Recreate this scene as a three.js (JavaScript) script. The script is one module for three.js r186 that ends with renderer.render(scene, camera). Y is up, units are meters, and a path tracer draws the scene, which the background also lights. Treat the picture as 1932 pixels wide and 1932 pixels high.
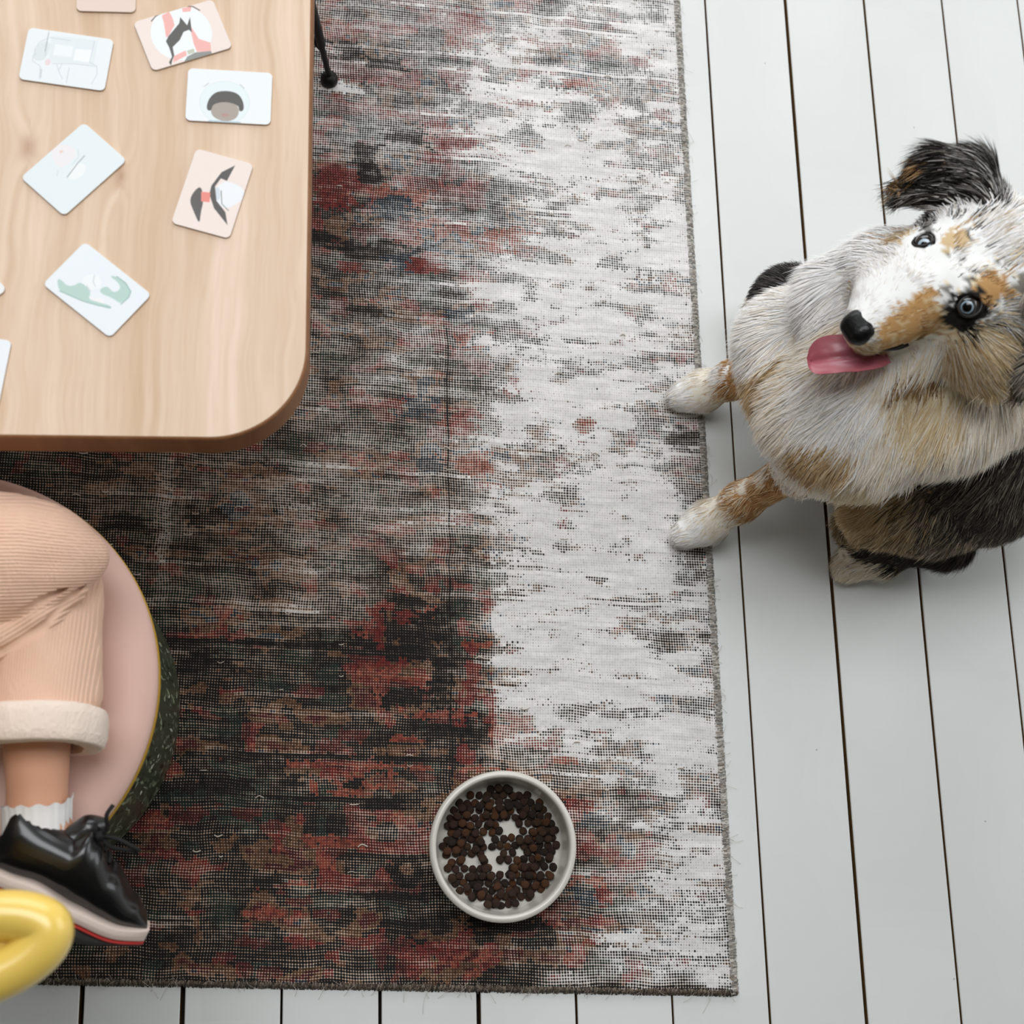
import * as THREE from 'three';
import { mergeGeometries, mergeVertices, toCreasedNormals } from 'three/addons/utils/BufferGeometryUtils.js';
import { RectAreaLightUniformsLib } from 'three/addons/lights/RectAreaLightUniformsLib.js';

// ---------------------------------------------------------------- camera, sky, lights, exposure
const scene = new THREE.Scene();
const V = (x, y, z) => new THREE.Vector3(x, y, z);
const FOCAL = 2561.3, EYE = V(0, 1.73, 0);                       // focal length in pixels of the 1932 px frame
const FWD = V(0.11731513, -0.96424143, -0.23764599).normalize();
const UPV = V(-0.005368, 0.23867921, -0.97108363).normalize();
const RIGHT = FWD.clone().cross(UPV).normalize();
const camera = new THREE.PerspectiveCamera(2 * Math.atan(966 / FOCAL) * 180 / Math.PI, 1, 0.05, 30);
camera.position.copy(EYE); camera.up.copy(UPV); camera.lookAt(EYE.clone().add(FWD));
camera.focus = 1.66; camera.userData.fStop = 5.0;

scene.background = new THREE.Color(0.80, 0.90, 1.0);
RectAreaLightUniformsLib.init();
const renderer = new THREE.WebGLRenderer({ antialias: true });
renderer.toneMapping = THREE.LinearToneMapping;
renderer.toneMappingExposure = 1.05;
renderer.shadowMap.enabled = true;
const WIN_BACK = { x0: -1.9, x1: 1.6, y0: 0.8, y1: 3.5 }, WIN_SIDE = { z0: -2.2, z1: -0.5, y0: 0.8, y1: 2.5 }, ADDED_ROOF_LIGHT = { x0: -1.9, x1: 1.3, z0: -2.4, z1: -0.55 };
const ROOM = { x0: -2.4, x1: 2.9, z0: -4.4, z1: 3.6, h: 3.9, t: 0.2 };
function daylight(w, h, at, to, intensity, color) {
  const l = new THREE.RectAreaLight(color, intensity, w, h);
  l.position.copy(at); l.lookAt(to); scene.add(l); return l;
}
daylight(WIN_BACK.x1 - WIN_BACK.x0, WIN_BACK.y1 - WIN_BACK.y0, V((WIN_BACK.x0 + WIN_BACK.x1) / 2, (WIN_BACK.y0 + WIN_BACK.y1) / 2, ROOM.z0 + 0.03), V((WIN_BACK.x0 + WIN_BACK.x1) / 2, (WIN_BACK.y0 + WIN_BACK.y1) / 2, 0), 2.2, new THREE.Color(0.98, 0.985, 1.0));
daylight(WIN_SIDE.z1 - WIN_SIDE.z0, WIN_SIDE.y1 - WIN_SIDE.y0, V(ROOM.x1 - 0.03, (WIN_SIDE.y0 + WIN_SIDE.y1) / 2, (WIN_SIDE.z0 + WIN_SIDE.z1) / 2), V(0, (WIN_SIDE.y0 + WIN_SIDE.y1) / 2, (WIN_SIDE.z0 + WIN_SIDE.z1) / 2), 2.0, new THREE.Color(0.985, 0.99, 1.0));
daylight(ADDED_ROOF_LIGHT.x1 - ADDED_ROOF_LIGHT.x0, ADDED_ROOF_LIGHT.z1 - ADDED_ROOF_LIGHT.z0, V((ADDED_ROOF_LIGHT.x0 + ADDED_ROOF_LIGHT.x1) / 2, ROOM.h - 0.03, (ADDED_ROOF_LIGHT.z0 + ADDED_ROOF_LIGHT.z1) / 2), V((ADDED_ROOF_LIGHT.x0 + ADDED_ROOF_LIGHT.x1) / 2, 0, (ADDED_ROOF_LIGHT.z0 + ADDED_ROOF_LIGHT.z1) / 2 + 0.001), 4.6, new THREE.Color(0.98, 0.985, 1.0));  // rooflight added to even out the light on the floor

// ---------------------------------------------------------------- helpers
// the point of the room at height h that the photograph shows at pixel (px, py)
function at(px, py, h) {
  const d = FWD.clone().addScaledVector(RIGHT, (px - 966) / FOCAL).addScaledVector(UPV, -(py - 966) / FOCAL);
  return EYE.clone().addScaledVector(d, (h - EYE.y) / d.y);
}
let seed = 12345;
const rnd = () => { seed = (seed + 0x6d2b79f5) | 0; let t = Math.imul(seed ^ (seed >>> 15), 1 | seed); t = (t + Math.imul(t ^ (t >>> 7), 61 | t)) ^ t; return ((t ^ (t >>> 14)) >>> 0) / 4294967296; };
const rr = (a, b) => a + (b - a) * rnd();
const clamp = (x, a, b) => Math.min(b, Math.max(a, x)), lerp = (a, b, t) => a + (b - a) * t;
const sstep = (a, b, x) => { const t = clamp((x - a) / (b - a), 0, 1); return t * t * (3 - 2 * t); };
const hash = (x, y, z) => { let h = Math.imul(x | 0, 374761393) ^ Math.imul(y | 0, 668265263) ^ Math.imul(z | 0, 2147483647 - 1274126177); h = Math.imul(h ^ (h >>> 13), 1274126177); return ((h ^ (h >>> 16)) >>> 0) / 4294967296; };
function noise2(x, y, s = 0) {                                   // value noise, -1..1
  const xi = Math.floor(x), yi = Math.floor(y); let fx = x - xi, fy = y - yi;
  fx = fx * fx * (3 - 2 * fx); fy = fy * fy * (3 - 2 * fy);
  return 2 * lerp(lerp(hash(xi, yi, s), hash(xi + 1, yi, s), fx), lerp(hash(xi, yi + 1, s), hash(xi + 1, yi + 1, s), fx), fy) - 1;
}
function noise3(x, y, z) {
  const xi = Math.floor(x), yi = Math.floor(y), zi = Math.floor(z); let fx = x - xi, fy = y - yi, fz = z - zi;
  fx = fx * fx * (3 - 2 * fx); fy = fy * fy * (3 - 2 * fy); fz = fz * fz * (3 - 2 * fz);
  const h = (a, b, c) => hash(xi + a + (zi + c) * 57, yi + b, zi + c);
  return 2 * lerp(lerp(lerp(h(0, 0, 0), h(1, 0, 0), fx), lerp(h(0, 1, 0), h(1, 1, 0), fx), fy), lerp(lerp(h(0, 0, 1), h(1, 0, 1), fx), lerp(h(0, 1, 1), h(1, 1, 1), fx), fy), fz) - 1;
}
const used = {};
function numbered(name) { used[name] = (used[name] ?? 0) + 1; return used[name] === 1 ? name : name + '_' + String(used[name] - 1).padStart(3, '0'); }
function tag(o, label, category, group) { o.userData.label = label; o.userData.category = category; if (group) o.userData.group = group; return o; }
function thing(name, label, category, pos = V(0, 0, 0), group) {
  const o = new THREE.Group(); o.name = numbered(name); o.position.copy(pos); scene.add(o);
  return tag(o, label, category, group);
}
function mesh(name, geometry, material, parent, label) {
  const m = new THREE.Mesh(geometry, material); m.name = parent === scene ? numbered(name) : name;
  m.castShadow = m.receiveShadow = true; parent.add(m); if (label) m.userData.label = label; return m;
}
function struct(name, geometry, material, parent = scene) { const m = mesh(name, geometry, material, parent); if (parent === scene) m.userData.kind = 'structure'; return m; }
const std = (color, roughness = 0.6, extra = {}) => new THREE.MeshStandardMaterial({ color, roughness, ...extra });
const phys = (color, roughness = 0.5, extra = {}) => new THREE.MeshPhysicalMaterial({ color, roughness, ...extra });
const box = (x0, y0, z0, x1, y1, z1) => new THREE.BoxGeometry(x1 - x0, y1 - y0, z1 - z0).translate((x0 + x1) / 2, (y0 + y1) / 2, (z0 + z1) / 2);
const tube = (pts, r, seg = 24, rad = 10) => new THREE.TubeGeometry(new THREE.CatmullRomCurve3(pts), seg, r, rad, false);
const lathe = (pts, seg = 64) => new THREE.LatheGeometry(pts.map(([x, y]) => new THREE.Vector2(x, y)), seg);
function dataTexture(w, h, fill, srgb) {                         // fill(x, y, out) writes 0..255
  const d = new Uint8Array(w * h * 4), o = [0, 0, 0];
  for (let y = 0; y < h; y++) for (let x = 0; x < w; x++) { fill(x, y, o); const i = (y * w + x) * 4; d[i] = o[0]; d[i + 1] = o[1]; d[i + 2] = o[2]; d[i + 3] = 255; }
  const t = new THREE.DataTexture(d, w, h); t.magFilter = THREE.LinearFilter; t.minFilter = THREE.LinearFilter;
  t.wrapS = t.wrapT = THREE.RepeatWrapping; if (srgb) t.colorSpace = THREE.SRGBColorSpace; t.needsUpdate = true; return t;
}
function canvasTexture(w, h, draw) {
  const c = document.createElement('canvas'); c.width = w; c.height = h; draw(c.getContext('2d'), w, h);
  const t = new THREE.CanvasTexture(c); t.colorSpace = THREE.SRGBColorSpace; return t;
}
const hex = (s) => [parseInt(s.slice(0, 2), 16), parseInt(s.slice(2, 4), 16), parseInt(s.slice(4, 6), 16)];
// a surface of a signed distance field f(x, y, z), as one closed mesh (surface nets), normals from the field
function surfaceNet(f, lo, hi, cell) {
  const nx = Math.ceil((hi.x - lo.x) / cell) + 1, ny = Math.ceil((hi.y - lo.y) / cell) + 1, nz = Math.ceil((hi.z - lo.z) / cell) + 1;
  const g = new Float32Array(nx * ny * nz), id = (i, j, k) => i + nx * (j + ny * k);
  for (let k = 0; k < nz; k++) for (let j = 0; j < ny; j++) for (let i = 0; i < nx; i++) g[id(i, j, k)] = f(lo.x + i * cell, lo.y + j * cell, lo.z + k * cell);
  const vid = new Int32Array(nx * ny * nz).fill(-1), pos = [], idx = [];
  for (let k = 0; k < nz - 1; k++) for (let j = 0; j < ny - 1; j++) for (let i = 0; i < nx - 1; i++) {
    let n = 0, sx = 0, sy = 0, sz = 0, inside = 0;
    const c = [];
    for (let m = 0; m < 8; m++) { const v = g[id(i + (m & 1), j + ((m >> 1) & 1), k + (m >> 2))]; c.push(v); if (v < 0) inside++; }
    if (inside === 0 || inside === 8) continue;
    for (let a = 0; a < 8; a++) for (const b of [1, 2, 4]) {
      if (a & b) continue;
      const u = c[a], w = c[a | b]; if ((u < 0) === (w < 0)) continue;
      const t = u / (u - w); n++;
      sx += (a & 1) + (b === 1 ? t : 0); sy += ((a >> 1) & 1) + (b === 2 ? t : 0); sz += (a >> 2) + (b === 4 ? t : 0);
    }
    vid[id(i, j, k)] = pos.length / 3;
    pos.push(lo.x + (i + sx / n) * cell, lo.y + (j + sy / n) * cell, lo.z + (k + sz / n) * cell);
  }
  const quad = (a, b, c, d, flip) => { if (a < 0 || b < 0 || c < 0 || d < 0) return; flip ? idx.push(a, c, b, a, d, c) : idx.push(a, b, c, a, c, d); };
  for (let k = 1; k < nz - 1; k++) for (let j = 1; j < ny - 1; j++) for (let i = 1; i < nx - 1; i++) {
    const v = g[id(i, j, k)] < 0;
    if (v !== g[id(i + 1, j, k)] < 0) quad(vid[id(i, j - 1, k - 1)], vid[id(i, j, k - 1)], vid[id(i, j, k)], vid[id(i, j - 1, k)], !v);
    if (v !== g[id(i, j + 1, k)] < 0) quad(vid[id(i - 1, j, k - 1)], vid[id(i - 1, j, k)], vid[id(i, j, k)], vid[id(i, j, k - 1)], !v);
    if (v !== g[id(i, j, k + 1)] < 0) quad(vid[id(i - 1, j - 1, k)], vid[id(i, j - 1, k)], vid[id(i, j, k)], vid[id(i - 1, j, k)], !v);
  }
  const P = new Float32Array(pos), N = new Float32Array(pos.length), e = cell * 0.5;
  for (let i = 0; i < P.length; i += 3) {
    const x = P[i], y = P[i + 1], z = P[i + 2];
    const a = f(x + e, y, z) - f(x - e, y, z), b = f(x, y + e, z) - f(x, y - e, z), c = f(x, y, z + e) - f(x, y, z - e), l = Math.hypot(a, b, c) || 1;
    N[i] = a / l; N[i + 1] = b / l; N[i + 2] = c / l;
  }
  const geo = new THREE.BufferGeometry();
  geo.setAttribute('position', new THREE.BufferAttribute(P, 3)); geo.setAttribute('normal', new THREE.BufferAttribute(N, 3)); geo.setIndex(idx);
  return geo;
}
// distance to a capsule from a to b whose radius goes from ra to rb
function cap(c, x, y, z) {
  const px = x - c.a.x, py = y - c.a.y, pz = z - c.a.z, bx = c.b.x - c.a.x, by = c.b.y - c.a.y, bz = c.b.z - c.a.z;
  const h = clamp((px * bx + py * by + pz * bz) / (bx * bx + by * by + bz * bz + 1e-12), 0, 1);
  return Math.hypot(px - bx * h, py - by * h, pz - bz * h) - (c.ra + (c.rb - c.ra) * h);
}
const smin = (a, b, k) => { const h = Math.max(k - Math.abs(a - b), 0) / k; return Math.min(a, b) - h * h * k * 0.25; };
const C = (a, b, ra, rb, more = {}) => ({ a, b, ra, rb, ...more });
function field(prims, k) { return (x, y, z) => { let d = 1e3; for (const c of prims) d = smin(d, cap(c, x, y, z), c.k ?? k); return d; }; }
function bounds(prims, pad) {
  const b = new THREE.Box3();
  for (const c of prims) for (const [p, r] of [[c.a, c.ra], [c.b, c.rb]]) { b.expandByPoint(p.clone().addScalar(r + pad)); b.expandByPoint(p.clone().addScalar(-r - pad)); }
  return b;
}

// ---------------------------------------------------------------- the room
const wallPaint = std(0xe9e7e2, 0.9), darkPaint = std(0x3a3936, 0.9), ceilingPaint = std(0x86847f, 0.9), framePaint = std(0xf3f2ee, 0.45), glassPane = phys(0xffffff, 0.02, { transmission: 1, thickness: 0, ior: 1.5 });
{
  const R = ROOM, T = R.t, B = WIN_BACK, S = WIN_SIDE;
  struct('wall_back', mergeGeometries([box(R.x0 - T, 0, R.z0 - T, B.x0, R.h, R.z0), box(B.x1, 0, R.z0 - T, R.x1 + T, R.h, R.z0), box(B.x0, 0, R.z0 - T, B.x1, B.y0, R.z0), box(B.x0, B.y1, R.z0 - T, B.x1, R.h, R.z0)]), wallPaint);
  struct('wall_right', mergeGeometries([box(R.x1, 0, R.z0, R.x1 + T, R.h, S.z0), box(R.x1, 0, S.z1, R.x1 + T, R.h, R.z1), box(R.x1, 0, S.z0, R.x1 + T, S.y0, S.z1), box(R.x1, S.y1, S.z0, R.x1 + T, R.h, S.z1)]), wallPaint);
  struct('wall_left', box(R.x0 - T, 0, R.z0, R.x0, R.h, R.z1), darkPaint);
  struct('wall_front', box(R.x0 - T, 0, R.z1, R.x1 + T, R.h, R.z1 + T), darkPaint);
  const L = ADDED_ROOF_LIGHT; struct('ceiling', mergeGeometries([box(R.x0 - T, R.h, R.z0 - T, L.x0, R.h + T, R.z1 + T), box(L.x1, R.h, R.z0 - T, R.x1 + T, R.h + T, R.z1 + T), box(L.x0, R.h, R.z0 - T, L.x1, R.h + T, L.z0), box(L.x0, R.h, L.z1, L.x1, R.h + T, R.z1 + T)]), ceilingPaint);
  struct('baseboard_back', box(R.x0, 0, R.z0, R.x1, 0.12, R.z0 + 0.018), framePaint);
  struct('baseboard_left', box(R.x0, 0, R.z0 + 0.018, R.x0 + 0.018, 0.12, R.z1 - 0.018), framePaint);
  struct('baseboard_front', box(R.x0, 0, R.z1 - 0.018, R.x1, 0.12, R.z1), framePaint);
  struct('baseboard_right', box(R.x1 - 0.018, 0, R.z0 + 0.018, R.x1, 0.12, R.z1 - 0.018), framePaint);
  const win = (name, along, w, y0, y1, place) => {               // casement window: frame of four bars and two mullions, three panes
    const o = new THREE.Group(); o.name = name; o.userData.kind = 'structure'; scene.add(o); place(o);
    const h = y1 - y0, f = 0.06, bars = [box(-w / 2, y0, -0.04, w / 2, y0 + f, 0.04), box(-w / 2, y1 - f, -0.04, w / 2, y1, 0.04), box(-w / 2, y0 + f, -0.04, -w / 2 + f, y1 - f, 0.04), box(w / 2 - f, y0 + f, -0.04, w / 2, y1 - f, 0.04)];
    for (let i = 1; i < 3; i++) { const x = -w / 2 + (w * i) / 3; bars.push(box(x - f / 2, y0 + f, -0.035, x + f / 2, y1 - f, 0.035)); }
    mesh('window_frame', mergeGeometries(bars), framePaint, o);
    for (let i = 0; i < 3; i++) { const a = -w / 2 + (w * i) / 3 + f / 2 + (i ? 0 : f / 2), b = -w / 2 + (w * (i + 1)) / 3 - f / 2 - (i === 2 ? f / 2 : 0); mesh('pane', box(a, y0 + f, -0.003, b, y1 - f, 0.003), glassPane, o); }
  };
  win('window_1', 'x', B.x1 - B.x0, B.y0, B.y1, (o) => o.position.set((B.x0 + B.x1) / 2, 0, R.z0 - 0.12));
  win('window_2', 'z', S.z1 - S.z0, S.y0, S.y1, (o) => { o.position.set(R.x1 + 0.12, 0, (S.z0 + S.z1) / 2); o.rotation.y = Math.PI / 2; });

  win('added_window_3', 'roof', L.x1 - L.x0, -(L.z1 - L.z0) / 2, (L.z1 - L.z0) / 2, (o) => { o.position.set((L.x0 + L.x1) / 2, R.h + 0.1, (L.z0 + L.z1) / 2); o.rotation.x = -Math.PI / 2; });  // made-up rooflight, out of view, put in for its light

  // floor: painted boards, one mesh each, over a dark subfloor
  const lines = [-0.3113, -0.1954, -0.0798, 0.037, 0.156, 0.2752, 0.395, 0.5171, 0.6405, 0.7637, 0.8872], gaps = [5, 5.2, 2.6, 3.6, 5, 2.8, 2.2, 2.4, 4.6, 3.0, 2.4];
  while (lines[0] > R.x0 + 0.12) { lines.unshift(lines[0] - 0.119); gaps.unshift(2 + 3 * hash(lines.length, 3, 1)); }
  while (lines[lines.length - 1] < R.x1 - 0.12) { lines.push(lines[lines.length - 1] + 0.122); gaps.push(lines.length % 3 === 0 ? 5 : 2.6); }
  lines.unshift(R.x0); gaps.unshift(0); lines.push(R.x1); gaps.push(0);
  const floor = new THREE.Group(); floor.name = 'floor'; floor.userData.kind = 'structure'; scene.add(floor);
  mesh('subfloor', box(R.x0 - T, -0.2, R.z0 - T, R.x1 + T, -0.024, R.z1 + T), std(0x2b2014, 0.95), floor);
  const paintBump = dataTexture(512, 512, (x, y, o) => { const v = 128 + 50 * noise2(x / 60, y / 8, 4) + 40 * noise2(x / 14, y / 3, 5) + 20 * (hash(x, y, 6) - 0.5); o[0] = o[1] = o[2] = clamp(v, 0, 255); });
  const dirt = dataTexture(512, 1024, (x, y, o) => { const n = 0.5 + 0.5 * noise2(x / 90, y / 130, 7), s = hash(x >> 1, y >> 1, 8) > 0.99993 ? 60 : 0; const v = 246 - 6 * n - s; o[0] = v; o[1] = v + 1; o[2] = v - 1; }, true);
  const paint = std(0xffffff, 0.55, { vertexColors: true, map: dirt, bumpMap: paintBump, bumpScale: 0.00012 });
  const white = new THREE.Color(0xeeefee), wood = new THREE.Color(0x8d6a3e);
  for (let i = 0; i < lines.length - 1; i++) {
    const x0 = lines[i] + gaps[i] * 0.0005, x1 = lines[i + 1] - gaps[i + 1] * 0.0005, c = 0.0012, y = -0.0004 * hash(i, 9, 2), b = -0.0235, n = 8;
    const prof = [[x0, b], [x0, y - c], [x0 + c * 0.4, y - c * 0.35], [x0 + c, y], [x1 - c, y], [x1 - c * 0.4, y - c * 0.35], [x1, y - c], [x1, b]];
    const P = [], K = [], U = [], I = [], du = hash(i, 1, 5), dv = hash(i, 2, 5);
    const tint = 1 - 0.025 * hash(i, 4, 4);
    for (let s = 0; s < n - 1; s++) {                              // each face of the section is a strip of its own, so edges stay crisp; long edges waver a little
      const q0 = prof[s], q1 = prof[s + 1], segs = 40, base = P.length / 3, col = s === 0 || s === 6 ? wood : white;
      for (let k = 0; k <= segs; k++) {
        const z = lerp(R.z0 - 0.01, R.z1 + 0.01, k / segs);
        for (const q of [q0, q1]) { const wob = (Math.abs(q[0] - x0) < 0.002 ? 1 : Math.abs(q[0] - x1) < 0.002 ? -1 : 0) * 0.0004 * noise2(z * 9, i * 7 + (q[0] > (x0 + x1) / 2 ? 3 : 0), 11); P.push(q[0] + wob, q[1], z); U.push(q[0] / 0.5 + du, z / 1.0 + dv); K.push(col.r * tint, col.g * tint, col.b * tint); }
        if (k) { const a = base + (k - 1) * 2; I.push(a, a + 2, a + 1, a + 1, a + 2, a + 3); }
      }
    }
    const g = new THREE.BufferGeometry(); g.setAttribute('position', new THREE.Float32BufferAttribute(P, 3)); g.setAttribute('color', new THREE.Float32BufferAttribute(K, 3)); g.setAttribute('uv', new THREE.Float32BufferAttribute(U, 2)); g.setIndex(I); g.computeVertexNormals();
    mesh(i ? 'plank_' + String(i).padStart(3, '0') : 'plank', g, paint, floor);
  }
}

// ---------------------------------------------------------------- the rug: worn oriental weave, cotton warp and weft showing through the remains of the pile
const RUG_TOP = 0.006, RUG_CORNER = V(0.476, 0, 0.1865), RUG_EDGE = V(0.862, 0, 0.043).normalize();
const rugPoint = (s, t, y = RUG_TOP) => V(RUG_CORNER.x - s * RUG_EDGE.x, y, RUG_CORNER.z - s * RUG_EDGE.z - t);   // s metres left of the corner, t metres up the side
{
  const S1 = 1.02, T1 = 1.42, NI = 296, NJ = 412;
  // how far the cotton shows (rows of 7 cm from the bottom edge, columns of 7 cm from the right edge), and how red the pile is
  const bare = ['676533333333333', '786422233322222', '775433322321111', '786443332222222', '787653222222222', '688873222222222', '679873133333333', '688874355443333', '588865554443333', '588765554444333', '578775444444444', '578964544444444', '678885545444444', '789985433444333', '889865532333333', '888864422333334', '778875555444444', '777875555444444', '876775454444444', '887675554444444', '887665554444444'];
  const redness = ['233233322322222', '223444444344444', '235544454455555', '233555454454444', '222346565344333', '222237453344444', '221235553333333', '212123542333333', '311223332222333', '211124332333333', '432335433333333', '432145343322222', '333235433322222', '221135233333333', '222244446544455', '122236568755554', '122226545544444', '122236435444444', '123346344444444', '112456454444444', '112456454444444'];
  const grid = (G, s, t) => { const x = clamp(s / 0.07, 0, 13.999), y = clamp(t / 0.07, 0, 19.999), i = Math.floor(x), j = Math.floor(y), a = x - i, b = y - j, g = (p, q) => +G[p][q]; return lerp(lerp(g(j, i), g(j, i + 1), a), lerp(g(j + 1, i), g(j + 1, i + 1), a), b) / 9; };
  const motifs = [
['red', 0.493, 1.064, 0.040, 0.010], ['dark', 0.460, 1.095, 0.018, 0.022], ['dark', 0.496, 1.016, 0.033, 0.009], ['red', 0.503, 1.035, 0.033, 0.022],
['dark', 0.452, 1.072, 0.013, 0.016], ['red', 0.333, 1.131, 0.030, 0.022], ['red', 0.316, 1.323, 0.023, 0.019], ['dark', 0.430, 1.243, 0.026, 0.009],
['dark', 0.486, 1.259, 0.022, 0.012], ['red', 0.308, 1.285, 0.017, 0.011], ['rust', 0.152, 1.241, 0.035, 0.008], ['navy', 0.159, 1.257, 0.017, 0.009],
['dark', 0.401, 1.133, 0.030, 0.015], ['rust', 0.408, 1.043, 0.040, 0.010], ['navy', 0.423, 1.018, 0.022, 0.016], ['dark', 0.434, 0.954, 0.051, 0.013],
['navy', 0.405, 0.941, 0.025, 0.018], ['red', 0.380, 0.939, 0.020, 0.012], ['red', 0.481, 0.931, 0.017, 0.007], ['dark', 0.524, 0.966, 0.029, 0.013],
['rust', 0.284, 0.982, 0.013, 0.015], ['dark', 0.459, 0.867, 0.023, 0.006], ['white', 0.497, 1.199, 0.037, 0.009], ['white', 0.226, 1.216, 0.069, 0.011],
['white', 0.153, 1.102, 0.092, 0.008], ['white', 0.158, 0.944, 0.090, 0.009], ['rust', 0.247, 0.989, 0.019, 0.016], ['rust', 0.066, 1.003, 0.030, 0.014],
['dark', 0.166, 0.724, 0.016, 0.016], ['rust', 0.159, 0.724, 0.015, 0.012], ['white', 0.179, 0.768, 0.080, 0.009], ['rust', 0.316, 0.839, 0.019, 0.013],
['navy', 0.330, 0.869, 0.016, 0.010], ['red', 0.332, 0.717, 0.023, 0.021], ['navy', 0.388, 0.736, 0.025, 0.013], ['red', 0.424, 0.737, 0.016, 0.006],
['rust', 0.315, 0.659, 0.020, 0.018], ['red', 0.413, 0.667, 0.010, 0.006], ['navy', 0.375, 0.656, 0.017, 0.011], ['dark', 0.028, 0.714, 0.027, 0.019],  // the last dark entry paints in the shadow below the far paw
['red', 0.039, 0.663, 0.005, 0.003], ['dark', 0.023, 0.545, 0.012, 0.022], ['red', 0.402, 0.452, 0.016, 0.010], ['red', 0.448, 0.457, 0.012, 0.008],  // the dark entry paints in the shadow below the near paw
['red', 0.412, 0.487, 0.015, 0.006], ['red', 0.371, 0.491, 0.009, 0.009], ['rust', 0.375, 0.459, 0.011, 0.010], ['dark', 0.404, 0.473, 0.034, 0.007],
['dark', 0.370, 0.440, 0.024, 0.020], ['dark', 0.404, 0.408, 0.044, 0.012], ['red', 0.441, 0.427, 0.008, 0.040], ['red', 0.471, 0.442, 0.027, 0.005],
['dark', 0.364, 0.369, 0.015, 0.041], ['dark', 0.478, 0.415, 0.030, 0.009], ['dark', 0.518, 0.411, 0.080, 0.005], ['red', 0.323, 0.384, 0.010, 0.041],
['rust', 0.315, 0.422, 0.021, 0.004], ['ring', 0.320, 0.320, 0.018, 0.016], ['red', 0.337, 0.320, 0.004, 0.040], ['red', 0.298, 0.321, 0.004, 0.041],
['dark', 0.411, 0.347, 0.027, 0.013], ['rust', 0.364, 0.329, 0.034, 0.005], ['dark', 0.364, 0.305, 0.027, 0.011], ['rust', 0.404, 0.297, 0.020, 0.004],
['dark', 0.451, 0.272, 0.152, 0.004], ['dark', 0.595, 0.265, 0.091, 0.004], ['rust', 0.438, 0.263, 0.132, 0.003], ['dark', 0.546, 0.244, 0.017, 0.008],
['rust', 0.523, 0.238, 0.005, 0.010], ['rust', 0.470, 0.236, 0.026, 0.014], ['dark', 0.470, 0.240, 0.012, 0.005], ['rust', 0.424, 0.241, 0.005, 0.012],
['dark', 0.613, 0.236, 0.019, 0.008], ['dark', 0.652, 0.234, 0.014, 0.005], ['dark', 0.483, 0.221, 0.130, 0.003], ['dark', 0.438, 0.218, 0.020, 0.008],
['rust', 0.515, 0.171, 0.019, 0.006], ['rust', 0.490, 0.167, 0.039, 0.004], ['rust', 0.512, 0.149, 0.004, 0.013], ['dark', 0.572, 0.120, 0.022, 0.009],
['rust', 0.540, 0.120, 0.019, 0.005], ['ring', 0.408, 0.139, 0.020, 0.017], ['dark', 0.428, 0.107, 0.039, 0.005], ['dark', 0.696, 0.403, 0.026, 0.008],
['dark', 0.663, 0.383, 0.046, 0.013], ['dark', 0.741, 0.550, 0.033, 0.007], ['dark', 0.755, 0.559, 0.020, 0.009], ['pale', 0.716, 0.593, 0.009, 0.080],
['pale', 0.713, 0.510, 0.009, 0.046], ['pale', 0.589, 0.607, 0.041, 0.020], ['pale', 0.547, 0.560, 0.027, 0.027], ['dark', 0.662, 0.568, 0.020, 0.013],
['red', 0.188, 0.222, 0.018, 0.009], ['navy', 0.168, 0.207, 0.019, 0.009], ['navy', 0.185, 0.113, 0.016, 0.009], ['red', 0.161, 0.114, 0.009, 0.009],
['red', 0.153, 0.165, 0.020, 0.005], ['rust', 0.196, 0.278, 0.023, 0.005], ['dark', 0.236, 0.287, 0.020, 0.005], ['rust', 0.181, 0.132, 0.020, 0.005],
['pale', 0.210, 0.062, 0.016, 0.013], ['pale', 0.279, 0.055, 0.007, 0.039], ['pale', 0.224, 0.025, 0.020, 0.010], ['white', 0.150, 0.066, 0.033, 0.009],
['white', 0.037, 0.053, 0.020, 0.008], ['dark', 0.295, 0.079, 0.046, 0.009], ['dark', 0.488, 0.002, 0.316, 0.003], ['dark', 0.159, 0.006, 0.132, 0.003],
['white', 0.201, 0.536, 0.085, 0.010], ['white', 0.191, 0.417, 0.076, 0.011], ['white', 0.179, 0.370, 0.062, 0.014], ['dark', 0.057, 0.440, 0.050, 0.006],
['dark', 0.233, 0.421, 0.048, 0.006]
  ];
  const pile = { dark: hex('0f0d0b'), red: hex('561a17'), rust: hex('6e3226'), navy: hex('11202b'), wine: hex('3a1311'), green: hex('16201b'), brown: hex('4b3221') };
  const cellW = new Float32Array(NI * NJ), cellP = new Uint8Array(NI * NJ * 3), cellT = new Uint8Array(NI * NJ * 3);
  for (let j = 0; j < NJ; j++) for (let i = 0; i < NI; i++) {
    const s = ((i + 0.5) / NI) * S1, t = ((j + 0.5) / NJ) * T1;
    let w = grid(bare, s, t), r = grid(redness, s, t);
    const n1 = noise2(s * 26, t * 70, 1), n2 = noise2(s * 60, t * 130, 2), n3 = noise2(s * 10, t * 16, 3), streak = noise2(s * 9, j * 3.7, 4), streak2 = noise2(s * 22, j * 1.9, 14);
    const amp = 0.6 + 0.4 * sstep(0.45, 0.8, w); w += 0.22 * amp * n1 + 0.14 * amp * n2 + 0.08 * n3 + 0.10 * streak * Math.abs(streak) + 0.05 * streak2;
    const dye = noise2(s * 30, t * 60, 5) + 0.5 * noise2(s * 80, t * 120, 6), dye2 = noise2(s * 24, t * 50, 7) + 0.5 * noise2(s * 70, t * 110, 8);
    if (noise2(s * 5.5, j * 5.3, 15) > 0.62 && hash(j, 7, 16) > 0.5) w += 0.2;   // single weft threads laid bare
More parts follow.
